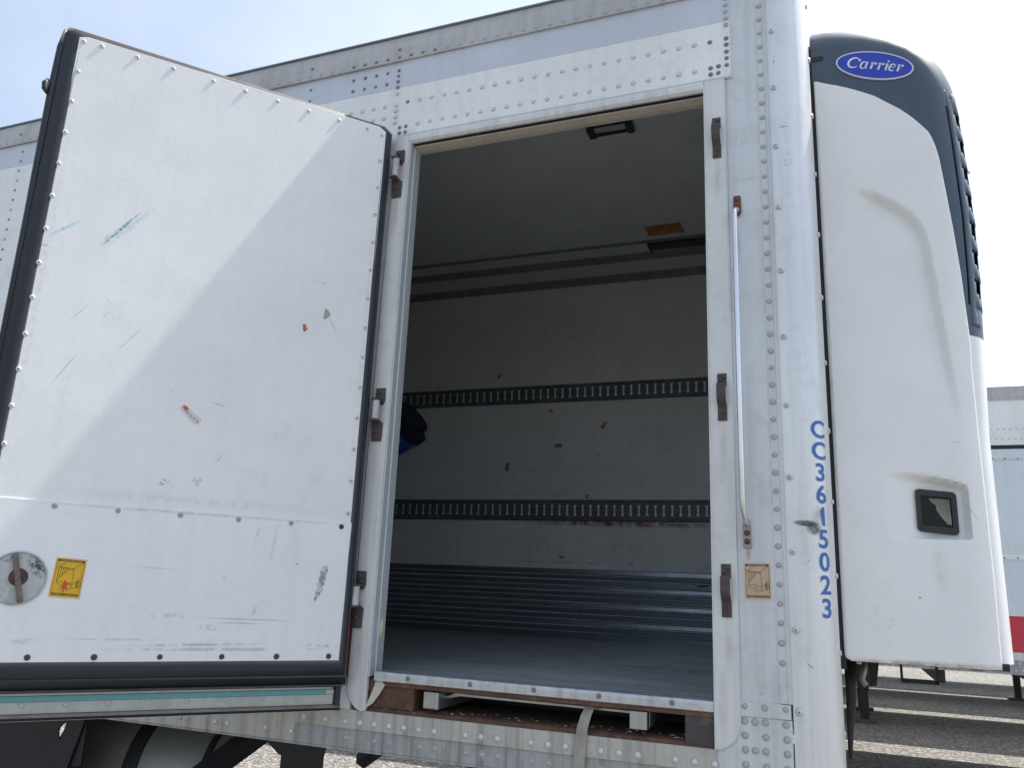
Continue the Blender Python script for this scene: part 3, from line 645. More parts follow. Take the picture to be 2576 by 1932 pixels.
def quad(a, b, c, d):
    """a: bottom-left, b: bottom-right, c: top-right, d: top-left"""
    return lambda s, t: tuple((a[i]*(1-s)+b[i]*s)*(1-t)+(d[i]*(1-s)+c[i]*s)*t for i in (0, 1))
cs = caution(T, quad((2.536, 1.587), (2.608, 1.589), (2.606, 1.690), (2.534, 1.689)), -.0012, ((.50, .36, .235), (.05, .04, .035), (.44, .27, .11), (.58, .45, .32)))
cs['label'] = 'sun-faded tan caution sticker with a drawing of a trailer'

# =================================================================== THE OPEN SIDE DOOR
U = Vector((-.636, -.772, 0)).normalized(); NN = Vector((-U.y, U.x, 0))
LM = Matrix(((-U.x, -NN.x, 0, 1.29), (-U.y, -NN.y, 0, -.047), (0, 0, 1, 0), (0, 0, 0, 1)))
BL = (.16, .45, .56)
lmarks = (
    dict(c=(-1.045, 2.5), l=.75, w=.014, ang=90, colr=(.50, .50, .49), a=.5, ns=60, lo=.40, hi=.65, hard=.0),
    dict(c=(-.045, 2.5), l=.75, w=.016, ang=90, colr=(.48, .48, .47), a=.5, ns=60, lo=.40, hi=.65, hard=.0),
    dict(c=(-.55, 1.81), l=.55, w=.03, ang=0, colr=(.52, .53, .54), a=.5, ns=60, lo=.40, hi=.65, hard=.0),
    dict(c=(-.857, 2.635), l=.105, w=.0065, ang=56, colr=(.02, .20, .28), a=.95, ns=85, lo=.36, hi=.52, hard=.2),
    dict(c=(-.835, 2.645), l=.135, w=.016, ang=54, colr=BL, a=.6, ns=85, lo=.42, hi=.62, hard=.1),
    dict(c=(-.885, 2.60), l=.05, w=.014, ang=60, colr=(.35, .28, .26), a=.5, ns=60, lo=.42, hi=.6),
    dict(c=(-1.005, 2.60), l=.075, w=.009, ang=42, colr=BL, a=.75, ns=30, lo=.4, hi=.6, hard=.1),
    dict(c=(-1.05, 2.53), l=.022, w=.004, ang=-8, colr=(.12, .38, .52), a=.6, ns=60, lo=.4, hi=.5),
    dict(c=(-.785, 2.285), l=.075, w=.004, ang=55, colr=(.30, .36, .40), a=.5, ns=40, lo=.35, hi=.55),
    dict(c=(-.945, 2.165), l=.075, w=.0022, ang=62, colr=(.28, .30, .31), a=.6, ns=20, lo=.2, hi=.4),
    dict(c=(-.93, 2.345), l=.05, w=.002, ang=55, colr=(.30, .31, .32), a=.5, ns=20, lo=.2, hi=.4),
    dict(c=(-.50, 2.12), l=.03, w=.004, ang=-12, colr=(.28, .29, .30), a=.5, ns=50, lo=.3, hi=.5),
    dict(c=(-.655, 2.14), l=.05, w=.020, ang=-20, colr=(.10, .11, .12), a=.6, ns=90, lo=.60, hi=.66),
    dict(c=(-.63, 1.86), l=.030, w=.020, ang=-30, colr=(.10, .11, .12), a=.7, ns=110, lo=.52, hi=.6),
    dict(c=(-.535, 1.872), l=.022, w=.022, ang=0, colr=(.18, .19, .20), a=.5, ns=90, lo=.45, hi=.6),
    dict(c=(-.48, 1.945), l=.02, w=.003, ang=60, colr=(.25, .26, .27), a=.6, ns=50, lo=.3, hi=.5),
    dict(c=(-.16, 2.455), l=.05, w=.0028, ang=-58, colr=(.25, .26, .27), a=.5, ns=60, lo=.3, hi=.5),
    dict(c=(-.215, 2.60), l=.035, w=.004, ang=-10, colr=(.25, .26, .27), a=.5, ns=60, lo=.45, hi=.55),
    dict(c=(-.42, 1.92), l=.06, w=.006, ang=0, colr=(.42, .55, .60), a=.6, ns=30, lo=.4, hi=.6),
    dict(c=(-.17, 1.92), l=.03, w=.05, ang=0, colr=(.48, .55, .60), a=.5, ns=30, lo=.42, hi=.6),
    dict(c=(-.85, 2.37), l=.06, w=.06, ang=0, colr=(.38, .39, .40), a=.6, ns=70, lo=.56, hi=.64),
    dict(c=(-.42, 2.36), l=.3, w=.2, ang=20, colr=(.40, .42, .43), a=.5, ns=60, lo=.62, hi=.70),
    dict(c=(-.80, 3.0), l=.2, w=.2, ang=20, colr=(.42, .44, .45), a=.5, ns=45, lo=.62, hi=.70),
    dict(c=(-.5, 2.9), l=.25, w=.2, ang=20, colr=(.42, .44, .45), a=.5, ns=50, lo=.63, hi=.70),
)
kmarks = (
    dict(c=(-.33, 1.463), l=.17, w=.0035, ang=-1.2, colr=(.22, .23, .24), a=.55, ns=16, lo=.25, hi=.5),
    dict(c=(-.36, 1.452), l=.10, w=.003, ang=-1, colr=(.26, .27, .28), a=.5, ns=16, lo=.25, hi=.5),
    dict(c=(-.55, 1.470), l=.10, w=.010, ang=0, colr=(.28, .29, .30), a=.42, ns=60, lo=.45, hi=.6),
    dict(c=(-.45, 1.438), l=.05, w=.015, ang=0, colr=(.30, .31, .33), a=.42, ns=90, lo=.45, hi=.6),
    dict(c=(-.40, 1.375), l=.42, w=.007, ang=0, colr=(.22, .23, .25), a=.45, ns=22, lo=.42, hi=.58),
    dict(c=(-.70, 1.402), l=.16, w=.004, ang=0, colr=(.3, .32, .34), a=.45, ns=20, lo=.35, hi=.55),
    dict(c=(-.48, 1.388), l=.25, w=.006, ang=1, colr=(.24, .25, .27), a=.5, ns=20, lo=.4, hi=.55),
    dict(c=(-.10, 1.388), l=.07, w=.008, ang=-4, colr=(.16, .17, .18), a=.45, ns=50, lo=.45, hi=.56),
    dict(c=(-.335, 1.725), l=.028, w=.007, ang=75, colr=(.42, .52, .57), a=.45, ns=30, lo=.3, hi=.5),
    dict(c=(-.28, 1.70), l=.09, w=.008, ang=84, colr=(.47, .54, .58), a=.42, ns=30, lo=.3, hi=.55),
    dict(c=(-.31, 1.50), l=.04, w=.012, ang=60, colr=(.40, .42, .44), a=.6, ns=50, lo=.4, hi=.6),
    dict(c=(-.42, 1.585), l=.012, w=.012, ang=40, colr=(.4, .41, .42), a=.6, ns=60, lo=.4, hi=.6),
    dict(c=(-.2, 1.637), l=.006, w=.005, ang=0, colr=(.12, .12, .13), a=.55, ns=30, lo=.1, hi=.3),
    dict(c=(-.62, 1.605), l=.10, w=.003, ang=-2, colr=(.42, .44, .46), a=.42, ns=20, lo=.3, hi=.5),
    dict(c=(-.5, 1.7725), l=.62, w=.0075, ang=0, colr=(.34, .35, .36), a=.5, ns=60, lo=.30, hi=.65),
    dict(c=(-.92, 1.395), l=.05, w=.012, ang=0, colr=(.40, .41, .43), a=.6, ns=40, lo=.4, hi=.6))
pm = paint('door_inner_panel', (.77, .775, .775), .36, dirt=.24, streak=.07, dcol=(.48, .485, .485), var=.07, bump=.06, scratch=.28, marks=lmarks)
km = paint('door_kick_panel', (.76, .775, .79), .33, metal=.1, dirt=.2, streak=.10, dcol=(.45, .46, .48), var=.04, bump=.03, scratch=.35, marks=kmarks)

dc = MB(); dc.box(-1.092, -.008, .030, .072, 1.195, 3.268)
door = link('side_door', dc.mesh('side_door', M['white']), T, LM)
door['label'] = 'thick white insulated door swung wide open'
pan = [(-1.066, 1.770), (-.029, 1.770), (-.029, 3.247), (-.056, 3.262), (-1.041, 3.254), (-1.066, 3.243)]
obj('inner_panel', MB().prism(pan, .0, .028, 'y'), pm, door, bevel=.001)
obj('kick_panel', MB().prism([(-1.070, 1.338), (-.034, 1.336), (-.030, 1.780), (-1.070, 1.779)], -.003, .026, 'y'), km, door, bevel=.0008)
# rubber seal swept round the panel
gk = MB()
prf = [(0, .004), (.05, -.004), (.30, -.010), (.55, -.009), (.60, -.004), (.66, -.006), (.85, .004), (1.0, .020), (1.0, .085)]
L0, R0, T0, B0 = -1.060, -.034, 3.256, 1.345
WL, WR, WT, WB = .052, .037, .022, .082
loops = []
for d, yy in prf:
    l_, r_, t_, b_ = L0-WL*d, R0+WR*d, T0+WT*d, B0-WB*d; c = .022
    yt = d*.012 if d < .9 else yy
    loops.append([(l_, yy, b_), (r_, yy, b_), (r_, yt, t_-c*1.0), (r_-c*1.3, yt, t_), (l_+c*.6, yt, t_), (l_, yt, t_-c)])
gk.add([p for lp in loops for p in lp], [(j*6+i, j*6+(i+1) % 6, (j+1)*6+(i+1) % 6, (j+1)*6+i) for j in range(len(loops)-1) for i in range(6)])
obj('door_seal', gk, M['rubber'], door, smooth=50)
# left edge fin and its small torn lump
fn = MB(); fn.tube([(-1.108, .016, 3.262), (-1.113, .020, 3.20), (-1.1145, .020, 3.05), (-1.112, .020, 2.6), (-1.111, .020, 1.25)], [.005, .010, .011, .010, .010], 8)
obj('seal_fin', fn, M['rubber'], door, smooth=True)
obj('seal_lump', MB().tube([(-1.128, .012, 3.075), (-1.134, .012, 3.06), (-1.132, .012, 3.04), (-1.124, .012, 3.025)], [.004, .009, .009, .004], 8), M['rubber'], door, smooth=True)
# bottom flange: foam strip, riveted channel, lower seal
obj('seal_shelf', MB().prism([(-.001, 1.262), (.030, 1.256), (.032, 1.249), (.034, 1.249), (.034, 1.270)], -1.10, -.012, 'x'), M['rubber'], door)
obj('teal_foam_strip', MB().box(-1.095, -.060, .022, .034, 1.2355, 1.2505), paint('teal_foam', (.13, .36, .36), .7, dirt=.6, streak=.3, dcol=(.2, .24, .22)), door, bevel=.001)
fch = obj('channel', MB().box(-1.10, -.034, .021, .034, 1.2045, 1.2350), paint('stained_channel', (.42, .44, .41), .5, metal=.2, dirt=.6, streak=.4, dcol=(.26, .27, .22), bump=.08), door, bevel=.001)
obj('channel_end', MB().box(-.060, -.030, .020, .033, 1.2355, 1.2500), M['galv'], door, bevel=.001)
obj('lower_seal', MB().prism([(.034, 1.204), (.012, 1.2035), (.008, 1.196), (.012, 1.188), (.040, 1.186), (.07, 1.19), (.07, 1.204)], -1.10, -.012, 'x'), M['rubber'], door, smooth=40)
obj('end_seal', MB().prism([(-.034, .0205), (-.030, .010), (-.014, .010), (-.009, .03), (-.034, .034)], 1.187, 1.262, 'z'), M['rubber'], door)
obj('outer_skin', MB().box(-1.100, -.012, .072, .080, 1.178, 3.268), M['white'], door)
for z, x in ((3.232, -1.053), (3.123, -1.053), (3.016, -1.055), (2.907, -1.056), (2.800, -1.057), (2.691, -1.058), (2.583, -1.058), (2.473, -1.059), (2.364, -1.059), (2.251, -1.059), (2.145, -1.059), (2.037, -1.059), (1.927, -1.059), (1.82, -1.059)): inst('rivet', RV['leaf'], door, (x, 0, z))
for x in (-1.001, -.895, -.784, -.655, -.548, -.436, -.324, -.212, -.103): inst('rivet', RV['leaf'], door, (x, 0, 3.2355))
inst('rivet', RV['leaf'], door, (-.045, 0, 3.228))
for k in range(13): inst('rivet', RV['leaf'], door, (-.044-.0007*max(0, k-8), 0, 3.122-k*.1093))
for k, x in enumerate((-1.06, -.908, -.743, -.570, -.398, -.233, -.065)): inst('rivet', RV['lrust' if k == 6 else 'lgrey'], door, (x, -.003, 1.765))
for x in (-1.06, -.910, -.746, -.573, -.399, -.235, -.069): inst('rivet', RV['lrust'], door, (x, -.003, 1.354))
for x in (-1.01, -.904, -.797, -.691, -.585, -.478, -.370, -.261, -.154): inst('rivet', RV['g'], door, (x, .021, 1.226), sc=(1.1, .6, 1.1))
# round recessed latch cup
lcx, lcz = -.967, 1.5635
cup = MB(); cup.lathe([(.0735, 0), (.0735, .004), (.069, .005), (.067, .0030), (.066, .0012), (.03, .0010)], (lcx, -.003, lcz), 40)
rmk = paint('latch_cup_metal', (.46, .48, .49), .5, metal=.3, dirt=.7, streak=.2, dcol=(.12, .11, .09), bump=.1, marks=(
    dict(c=(-.925, 1.595), l=.045, w=.022, ang=-52, colr=(.05, .05, .04), a=.95, ns=70, lo=.42, hi=.52),
    dict(c=(-.985, 1.615), l=.04, w=.010, ang=20, colr=(.07, .065, .05), a=.8, ns=80, lo=.4, hi=.55),
    dict(c=(-.975, 1.515), l=.012, w=.03, ang=0, colr=(.33, .30, .16), a=.6, ns=30, lo=.3, hi=.6)))
lc = obj('latch_cup', cup, rmk, door, smooth=30)
obj('latch_hub', MB().lathe([(.024, 0), (.023, .006), (.018, .010), (.008, .011)], (lcx+.002, -.003, lcz+.002), 18), rust('rusty_hub', (.10, .04, .03), (.05, .03, .025), (.16, .08, .06), .7), lc, smooth=40)
hb = MB(); ang = R(-76); ca, sa = math.cos(ang), math.sin(ang)
bar = [(-.066, -.0075), (.066, -.0075), (.066, .0075), (-.066, .0075)]
hb.prism([(lcx+.001+p[0]*ca-p[1]*sa, lcz+p[0]*sa+p[1]*ca) for p in bar], -.018, -.008, 'y')
obj('latch_bar', hb, rust('worn_latch_bar', (.20, .15, .14), (.11, .055, .045), (.30, .28, .27), .5), lc, bevel=.002)
c2 = caution(door, quad((-.886, 1.515), (-.806, 1.511), (-.802, 1.620), (-.880, 1.624)), -.0040, ((.66, .40, .015), (.06, .04, .015), (.55, .06, .02), (.72, .46, .12)))
c2['label'] = 'yellow caution sticker with a red climbing figure'
# label remnants
def scrap(parent, pts, y, mat, name='label_remnant'):
    return obj(name, MB().prism(pts, y-.0006, y, 'y'), mat, parent)
paper = plain('greyed_paper', (.62, .58, .54), .7, 0, .12, .05); redp = plain('faded_red_print', (.46, .11, .07), .6, 0, .2, .05)
s1 = scrap(door, [(-.616, 2.094), (-.604, 2.108), (-.546, 2.064), (-.553, 2.047), (-.570, 2.050)], -.0002, paper)
scrap(s1, [(-.6075, 2.098), (-.598, 2.1035), (-.588, 2.094), (-.595, 2.084)], -.0009, redp, 'red_print')
for k in range(4): scrap(s1, [(-.592+k*.010, 2.084-k*.0078), (-.590+k*.010, 2.087-k*.0078), (-.586+k*.010, 2.078-k*.0078), (-.588+k*.010, 2.075-k*.0078)], -.0009, plain('grey_print', (.28, .27, .27), .7), 'print_bar')
scrap(door, [(-.192, 2.508), (-.181, 2.504), (-.170, 2.488), (-.186, 2.470), (-.196, 2.470)], -.0002, plain('grey_scrap', (.36, .36, .34), .7))
scrap(door, [(-.263, 2.437), (-.250, 2.436), (-.252, 2.427), (-.244, 2.424), (-.254, 2.410), (-.260, 2.412)], -.0002, redp)
jag = [(-.101, 1.636), (-.118, 1.634), (-.117, 1.622), (-.124, 1.618), (-.119, 1.603), (-.127, 1.597), (-.123, 1.585), (-.129, 1.577), (-.126, 1.563), (-.132, 1.556), (-.130, 1.541), (-.136, 1.526), (-.128, 1.524), (-.124, 1.537), (-.117, 1.541), (-.114, 1.553), (-.107, 1.556), (-.110, 1.570), (-.104, 1.577), (-.106, 1.588), (-.100, 1.592), (-.103, 1.606), (-.097, 1.620)]
scm2 = NT('flaking_foil'); cc = scm2.mix(scm2.rng(scm2.noise(90, 4, .7), .48, .52), (.28, .285, .27), (.58, .59, .60)); scm2.l(cc, scm2.p.inputs['Base Color']); scm2.p.inputs['Roughness'].default_value = .6
scrap(door, jag, -.0032, scm2.mat)
# red reflective strip on the frame behind the door edge
obj('reflector_strip', MB().box(1.2555, 1.2695, -.0018, .0, 1.285, 1.455), plain('red_reflector', (.55, .03, .02), .35), T)

# label remnants inside
for (x, z, ang, l_, m_) in ((.715, 2.98, 55, .045, redp), (1.088, 2.718, 0, .030, redp), (1.445, 2.612, 62, .050, redp), (1.145, 2.487, 3, .05, paper), (.795, 2.353, 82, .055, paper), (1.344, 2.159, 0, .022, redp)):
    a = R(ang); P_ = lambda u_, w_: (x+u_*math.cos(a)-w_*math.sin(a), z+u_*math.sin(a)+w_*math.cos(a))
    ipap = plain('dirty_label', (.34, .27, .24), .7, 0, .2, .05); so_ = scrap(iw, [P_(-l_/2, -.012), (P_(l_/2, -.011)), P_(l_/2*.9, .012), P_(-l_/2, .013)], 2.4985, plain('dark_label', (.17, .16, .15), .7) if m_ is paper else ipap)
    if m_ is redp: scrap(so_, [P_(-l_/2, -.012), P_(-l_/8, -.012), P_(-l_/8, .013), P_(-l_/2, .013)], 2.4977, redp, 'red_print')
# navy moving pad hanging from the upper track
pad = MB()
def pillow(m, outline, y0, y1, mi):
    n = len(outline); cx = sum(p[0] for p in outline)/n; cz = sum(p[1] for p in outline)/n
    rings = []
    for k, (s, y) in enumerate(((.86, y0), (.96, y0+.012), (1, y0+.035), (1, y1-.02), (.95, y1))):
        rings.append([(cx+(p[0]-cx)*s, y, cz+(p[1]-cz)*s) for p in outline])
    m.add([p for r_ in rings for p in r_], [(j*n+i, j*n+(i+1) % n, (j+1)*n+(i+1) % n, (j+1)*n+i) for j in range(4) for i in range(n)] + [tuple(range(n)), tuple(range(4*n, 5*n))], mi)
pillow(pad, [(-.42, 2.80), (.02, 2.81), (.10, 2.765), (.165, 2.70), (.205, 2.645), (.200, 2.605), (.175, 2.60), (.08, 2.68), (-.42, 2.74)], 2.26, 2.482, 0)
pillow(pad, [(-.42, 2.78), (-.02, 2.775), (.09, 2.70), (.175, 2.605), (.196, 2.56), (.190, 2.535), (.140, 2.504), (.10, 2.515), (0, 2.60), (-.42, 2.66)], 2.30, 2.482, 0)
pillow(pad, [(-.42, 2.66), (-.05, 2.64), (.02, 2.61), (.122, 2.520), (.118, 2.500), (.07, 2.470), (.02, 2.446), (-.10, 2.405), (-.42, 2.40)], 2.285, 2.46, 1)
padn = plain('navy_quilt', (.022, .030, .062), .9, 0, .3, .4); padb = plain('blue_fabric', (.018, .10, .50), .8, 0, .25, .5)
po = obj('moving_pad', pad, [padn, padb], None, smooth=50)
tag(po, 'folded navy and blue moving pad hanging from the upper cargo track inside the trailer', 'blanket')

# =================================================================== COOLING UNIT ON THE NOSE
def lerp_tab(tab, t):
    if t <= tab[0][0]: return tab[0][1]
    for (a, va), (b, vb) in zip(tab, tab[1:]):
        if t <= b: return va+(vb-va)*(t-a)/(b-a)
    return tab[-1][1]
FZ = [(1.40, 3.240), (1.8, 3.238), (2.1, 3.236), (2.37, 3.246), (2.6, 3.254), (2.8, 3.256), (3.071, 3.247), (3.2, 3.240)]
XE = [(1.425, 3.196), (1.65, 3.199), (1.85, 3.198), (2.10, 3.195), (2.29, 3.193), (2.37, 3.196), (2.45, 3.193), (2.594, 3.187), (2.744, 3.177), (2.912, 3.163), (3.00, 3.155), (3.04, 3.148), (3.07, 3.140), (3.095, 3.131), (3.128, 3.108), (3.161, 3.083), (3.195, 3.051), (3.224, 3.017), (3.255, 2.982), (3.279, 2.943), (3.300, 2.906), (3.319, 2.866), (3.335, 2.828), (3.349, 2.800)]
top_o = [(2.786, 3.604), (2.84, 3.602), (2.900, 3.592), (2.98, 3.569), (3.07, 3.526), (3.133, 3.481), (3.176, 3.428), (3.206, 3.370), (3.225, 3.312), (3.236, 3.256)]
right_o = [(lerp_tab(FZ, z), z) for z in [3.2-.05*k for k in range(36)] if z > 1.44] + [(3.240, 1.44)]
outl = top_o+right_o
UR, UY = .12, .25
def normals(o_):
    ns = []
    for i, p in enumerate(o_):
        a = Vector(o_[max(0, i-1)]); b = Vector(o_[min(len(o_)-1, i+1)]); d = (b-a).normalized(); ns.append(Vector((-d.y, d.x)))
    return ns
on = normals(outl)
def ring(phi, extra=0.):
    ins = UR*(1-math.sin(phi))+extra
    return [(p[0]-n_.x*ins, UY+UR*(1-math.cos(phi))+extra*.0, p[1]-n_.y*ins) for p, n_ in zip(outl, on)]
def shell(sel):
    m = MB(); idx = [i for i, p in enumerate(outl) if sel(p[1])]
    rr = []
    for k in range(11): r_ = ring(k/10*math.pi/2); rr.append([r_[i] for i in idx])
    last = rr[-1]; rr.append([(p[0]+.02, 1.28, p[2]) for p in last])
    for rev in list(reversed(rr[:-1])): rr.append([(p[0], 2.56-p[1], p[2]) for p in rev])
    n = len(idx)
    V = [p for r_ in rr for p in r_]
    def hid(f): return all(V[q][1] < .36 and V[q][2] < 3.34 and V[q][0] < lerp_tab(XE, V[q][2])-.004 for q in f) or (all(q//n >= 4 and q//n <= 8 for q in f) and all(2.47 < V[q][2] < 3.245 for q in f))
    F = [(j*n+i, j*n+i+1, (j+1)*n+i+1, (j+1)*n+i) for j in range(len(rr)-1) for i in range(n-1)]
    m.add(V, [f for f in F if not hid(f)])
    r_ = rr[0]; zz_ = sorted(set([round(p[2], 4) for p in r_] + [round(r_[-1][2]+.01*k, 4) for k in range(400) if r_[-1][2]+.01*k < r_[0][2]]))
    inv = sorted((p[2], p[0]) for p in r_)
    for za, zb in zip(zz_, zz_[1:]):
        q = []
        for z in (za, zb): q.append((2.786 if z > 3.349 else lerp_tab(XE, z)-.012 if z > 1.432 else 2.786, lerp_tab(inv, z)))
        if q[0][0] < q[0][1] and q[1][0] < q[1][1]:
            m.add([(q[0][0], UY, za), (q[0][1], UY, za), (q[1][1], UY, zb), (q[1][0], UY, zb)], [(0, 1, 2, 3)])
    r_ = rr[-1]; poly = list(r_)+[(2.786, r_[0][1], r_[-1][2])]
    if r_[0][0] > 2.80: poly.append((2.786, r_[0][1], r_[0][2]))
    m.add(poly, [tuple(range(len(poly)))])
    return m
dk = paint('dark_slate_cowl', (.050, .076, .108), .36, dirt=.12, streak=.05, dcol=(.09, .1, .105), var=.1, bump=.02, scratch=.15)
wp = paint('cowl_white', (.79, .79, .785), .32, dirt=.16, streak=0, dcol=(.56, .54, .51), var=.05, bump=.03, coat=.15, marks=(
    dict(c=(3.06, 1.70), l=.11, w=.03, ang=90, colr=(.52, .50, .46), a=.5, ns=20, lo=.2, hi=.7, hard=.0),
    dict(c=(2.9, 1.55), l=.05, w=.12, ang=10, colr=(.55, .54, .52), a=.5, ns=60, lo=.52, hi=.66, hard=.0),
    dict(c=(2.795, 2.3), l=.9, w=.008, ang=90, colr=(.45, .44, .43), a=.6, ns=20, lo=.25, hi=.6, hard=.0),
    dict(c=(3.0, 1.425), l=.3, w=.018, ang=1, colr=(.30, .25, .19), a=.7, ns=14, lo=.35, hi=.6),
    dict(c=(3.0, 1.61), l=.006, w=.008, ang=0, colr=(.1, .1, .1), a=.8, ns=90, lo=.4, hi=.5),
    dict(c=(3.13, 2.065), l=.03, w=.0014, ang=-3, colr=(.35, .33, .3), a=.7, ns=20, lo=.2, hi=.4),
    dict(c=(3.155, 1.86), l=.035, w=.003, ang=-60, colr=(.45, .43, .4), a=.6, ns=30, lo=.3, hi=.5)))
unit = obj('cooling_unit', shell(lambda z: z > 2.36), dk, T, smooth=45)
unit['label'] = 'refrigeration unit with dark slate top cowl and white side door'
obj('lower_cowl', shell(lambda z: z < 2.41), wp, unit, smooth=45)
obj('unit_base', MB().box(2.79, 3.215, .275, 2.30, 1.422, 1.442), M['black'], unit)
obj('gap_darkener', MB().box(2.7775, 2.794, .252, 2.36, 1.40, 3.50), M['black'], unit)  # black strip added to darken the gap between nose and unit
# white service door, grid over the side with its crease and the recess round the window
crease = [Vector(p) for p in ((2.88, 2.935), (2.917, 2.924), (2.960, 2.900), (2.995, 2.875), (3.030, 2.846), (3.059, 2.815), (3.080, 2.787), (3.094, 2.755), (3.102, 2.715), (3.107, 2.67), (3.117, 2.557), (3.125, 2.456), (3.141, 2.256), (3.156, 2.10), (3.166, 1.98))]
cl_ = [0.]
for a, b in zip(crease, crease[1:]): cl_.append(cl_[-1]+(b-a).length)
def ss(a, b, x):
    t = max(0., min(1., (x-a)/(b-a))); return t*t*(3-2*t)
def crease_disp(x, z):
    p = Vector((x, z)); best = (9, 0, 0)
    for i, (a, b) in enumerate(zip(crease, crease[1:])):
        d = b-a; t = max(0, min(1, (p-a).dot(d)/d.length_squared)); q = a+d*t; e = (p-q)
        if e.length < best[0]: best = (e.length, cl_[i]+d.length*t, d.x*e.y-d.y*e.x)
    dist, s, cr = best
    if cr > 0: return 0.
    f = ss(0, .12, s)*(1-ss(.62, 1.0, s))
    return .030*f*min(1., dist/.021)*math.exp(-max(0, dist-.021)/.10)
def recess_disp(x, z):
    topz = lerp_tab([(2.92, 1.980), (3.007, 1.973), (3.06, 1.965), (3.121, 1.949), (3.150, 1.938)], x)
    dep = .044*ss(2.92, 3.08, x)
    return dep*ss(0, .020, topz-z)*ss(0, .012, z-1.778)*ss(0, .018, 3.152-x)
def side_y(x, z):
    xi = lerp_tab(FZ, z)-UR; d = x-xi
    return UY if d <= 0 else UY+UR-math.sqrt(max(1e-6, UR*UR-d*d))
def door_y(x, z): return side_y(x, z)-.011+crease_disp(x, z)+recess_disp(x, z)
sd = MB(); NZ, NX = 250, 84; rows = []
zs_ = [1.425+(3.349-1.425)*k/NZ for k in range(NZ+1)]
for z in zs_:
    xe = lerp_tab(XE, z); x0 = 2.7895
    if z < 1.445: x0 += .02-math.sqrt(max(0, .0004-(1.445-z)**2))
    rows.append([(x0+(xe-x0)*(1-(1-i/NX)**1.25), z) for i in range(NX+1)])
edge = .006
def rounded(x, z, xe, x0):
    e = min(xe-x, x-x0, z-1.425, (3.349-z)+.03*(x-x0)/.3 if x < 2.80 else 9)
    e = max(0, min(edge, e)); return edge-math.sqrt(max(0, edge*edge-(edge-e)**2))
gv = []
for r_ in rows:
    x0, xe = r_[0][0], r_[-1][0]
    gv += [(x, door_y(x, z)+rounded(x, z, xe, x0), z) for x, z in r_]
n = NX+1
gf = [(j*n+i, j*n+i+1, (j+1)*n+i+1, (j+1)*n+i) for j in range(NZ) for i in range(NX)]
# return edge towards the body
bd = [i for i in range(n)] + [(j)*n+NX for j in range(1, NZ+1)] + [NZ*n+i for i in range(NX-1, -1, -1)] + [j*n for j in range(NZ-1, 0, -1)]
b0 = len(gv); gv += [(gv[i][0], gv[i][1]+.014, gv[i][2]) for i in bd]
gf += [(bd[k], bd[(k+1) % len(bd)], b0+(k+1) % len(bd), b0+k) for k in range(len(bd))]
sd.add(gv, gf)
sdo = obj('service_door', sd, wp, unit, smooth=50)
# inspection window
def rrect(x0, x1, z0, z1, r, n_=5, dz=0.):
    pts = []
    for cx, cz, a0 in ((x1-r, z1-r, 0), (x0+r, z1-r, 90), (x0+r, z0+r, 180), (x1-r, z0+r, 270)):
        for k in range(n_+1):
            a = R(a0+90*k/n_); x, z = cx+r*math.cos(a), cz+r*math.sin(a); pts.append((x, z+dz*(x-(x0+x1)/2)))
    return pts
oz = rrect(3.010, 3.121, 1.799, 1.9255, .012, dz=-.09); iz = rrect(3.023, 3.106, 1.819, 1.907, .003, dz=-.07)
wf = MB(); n = len(oz)
ys = [door_y(p[0], 1.86) for p in oz]
lay = [[(p[0], y+.004, p[1]) for p, y in zip(oz, ys)], [(p[0], y-.006, p[1]) for p, y in zip(oz, ys)], [(p[0]*.97+q[0]*.03, y-.009, p[1]*.97+q[1]*.03) for p, q, y in zip(oz, iz, ys)], [(p[0], y-.008, p[1]) for p, y in zip(iz, ys)], [(p[0], y+.012, p[1]) for p, y in zip(iz, ys)]]
wf.add([p for l_ in lay for p in l_], [(j*n+i, j*n+(i+1) % n, (j+1)*n+(i+1) % n, (j+1)*n+i) for j in range(4) for i in range(n)])
wfo = obj('inspection_window', wf, M['blackplastic'], sdo, smooth=40)
wy = door_y(3.06, 1.86)
obj('window_pane', MB().add([(p[0], door_y(p[0], 1.86)-.0020, p[1]) for p in iz] + [(p[0], door_y(p[0], 1.86)+.0005, p[1]) for p in iz], [tuple(range(len(iz)))] + [(k, (k+1) % len(iz), len(iz)+(k+1) % len(iz), len(iz)+k) for k in range(len(iz))]), plain('dark_glass', (.004, .005, .007), .12, 0, .1, 0, .25), sdo)
wcp = [(3.046, 1.903), (3.102, 1.898), (3.103, 1.823), (3.092, 1.826), (3.075, 1.850), (3.058, 1.878)]
obj('window_lit_patch', MB().add([(p[0], door_y(p[0], 1.86)-.0062, p[1]) for p in wcp], [tuple(range(6))]), plain('lit_patch_grey', (.17, .19, .15), .6, 0, .5, .1), sdo)  # pale triangle over the pane imitates the lit inside
# grille on the rounded front corner, with open slots
def surf(phi, z, lift=0.):
    xi = lerp_tab(FZ, z)-UR
    if z > 3.2: xi -= (z-3.2)**2*2.2
    return (xi+(UR+lift)*math.sin(phi), UY+UR-(UR+lift)*math.cos(phi), z)
gm = MB(); PH = [R(a) for a in (40, 42, 46, 50, 54, 58, 62, 66, 70, 74, 78, 82, 86, 90)]
ztop, zbot = 3.272, 2.445
zl = []; slots = [3.185-.0985*k for k in range(8)]
for s in slots: zl += [s, s-.012, s-.050, s-.062]
zl = sorted(set([ztop, ztop-.02, zbot, zbot+.015]+zl), reverse=True)
gvs = {}
def gvtx(i, j):
    if (i, j) not in gvs:
        gvs[(i, j)] = len(gm.v); ph = PH[j]
        if zl[i] < zbot+.01: ph = PH[j]
        gm.v.append(surf(ph, zl[i], .0015 if j else .0))
    return gvs[(i, j)]
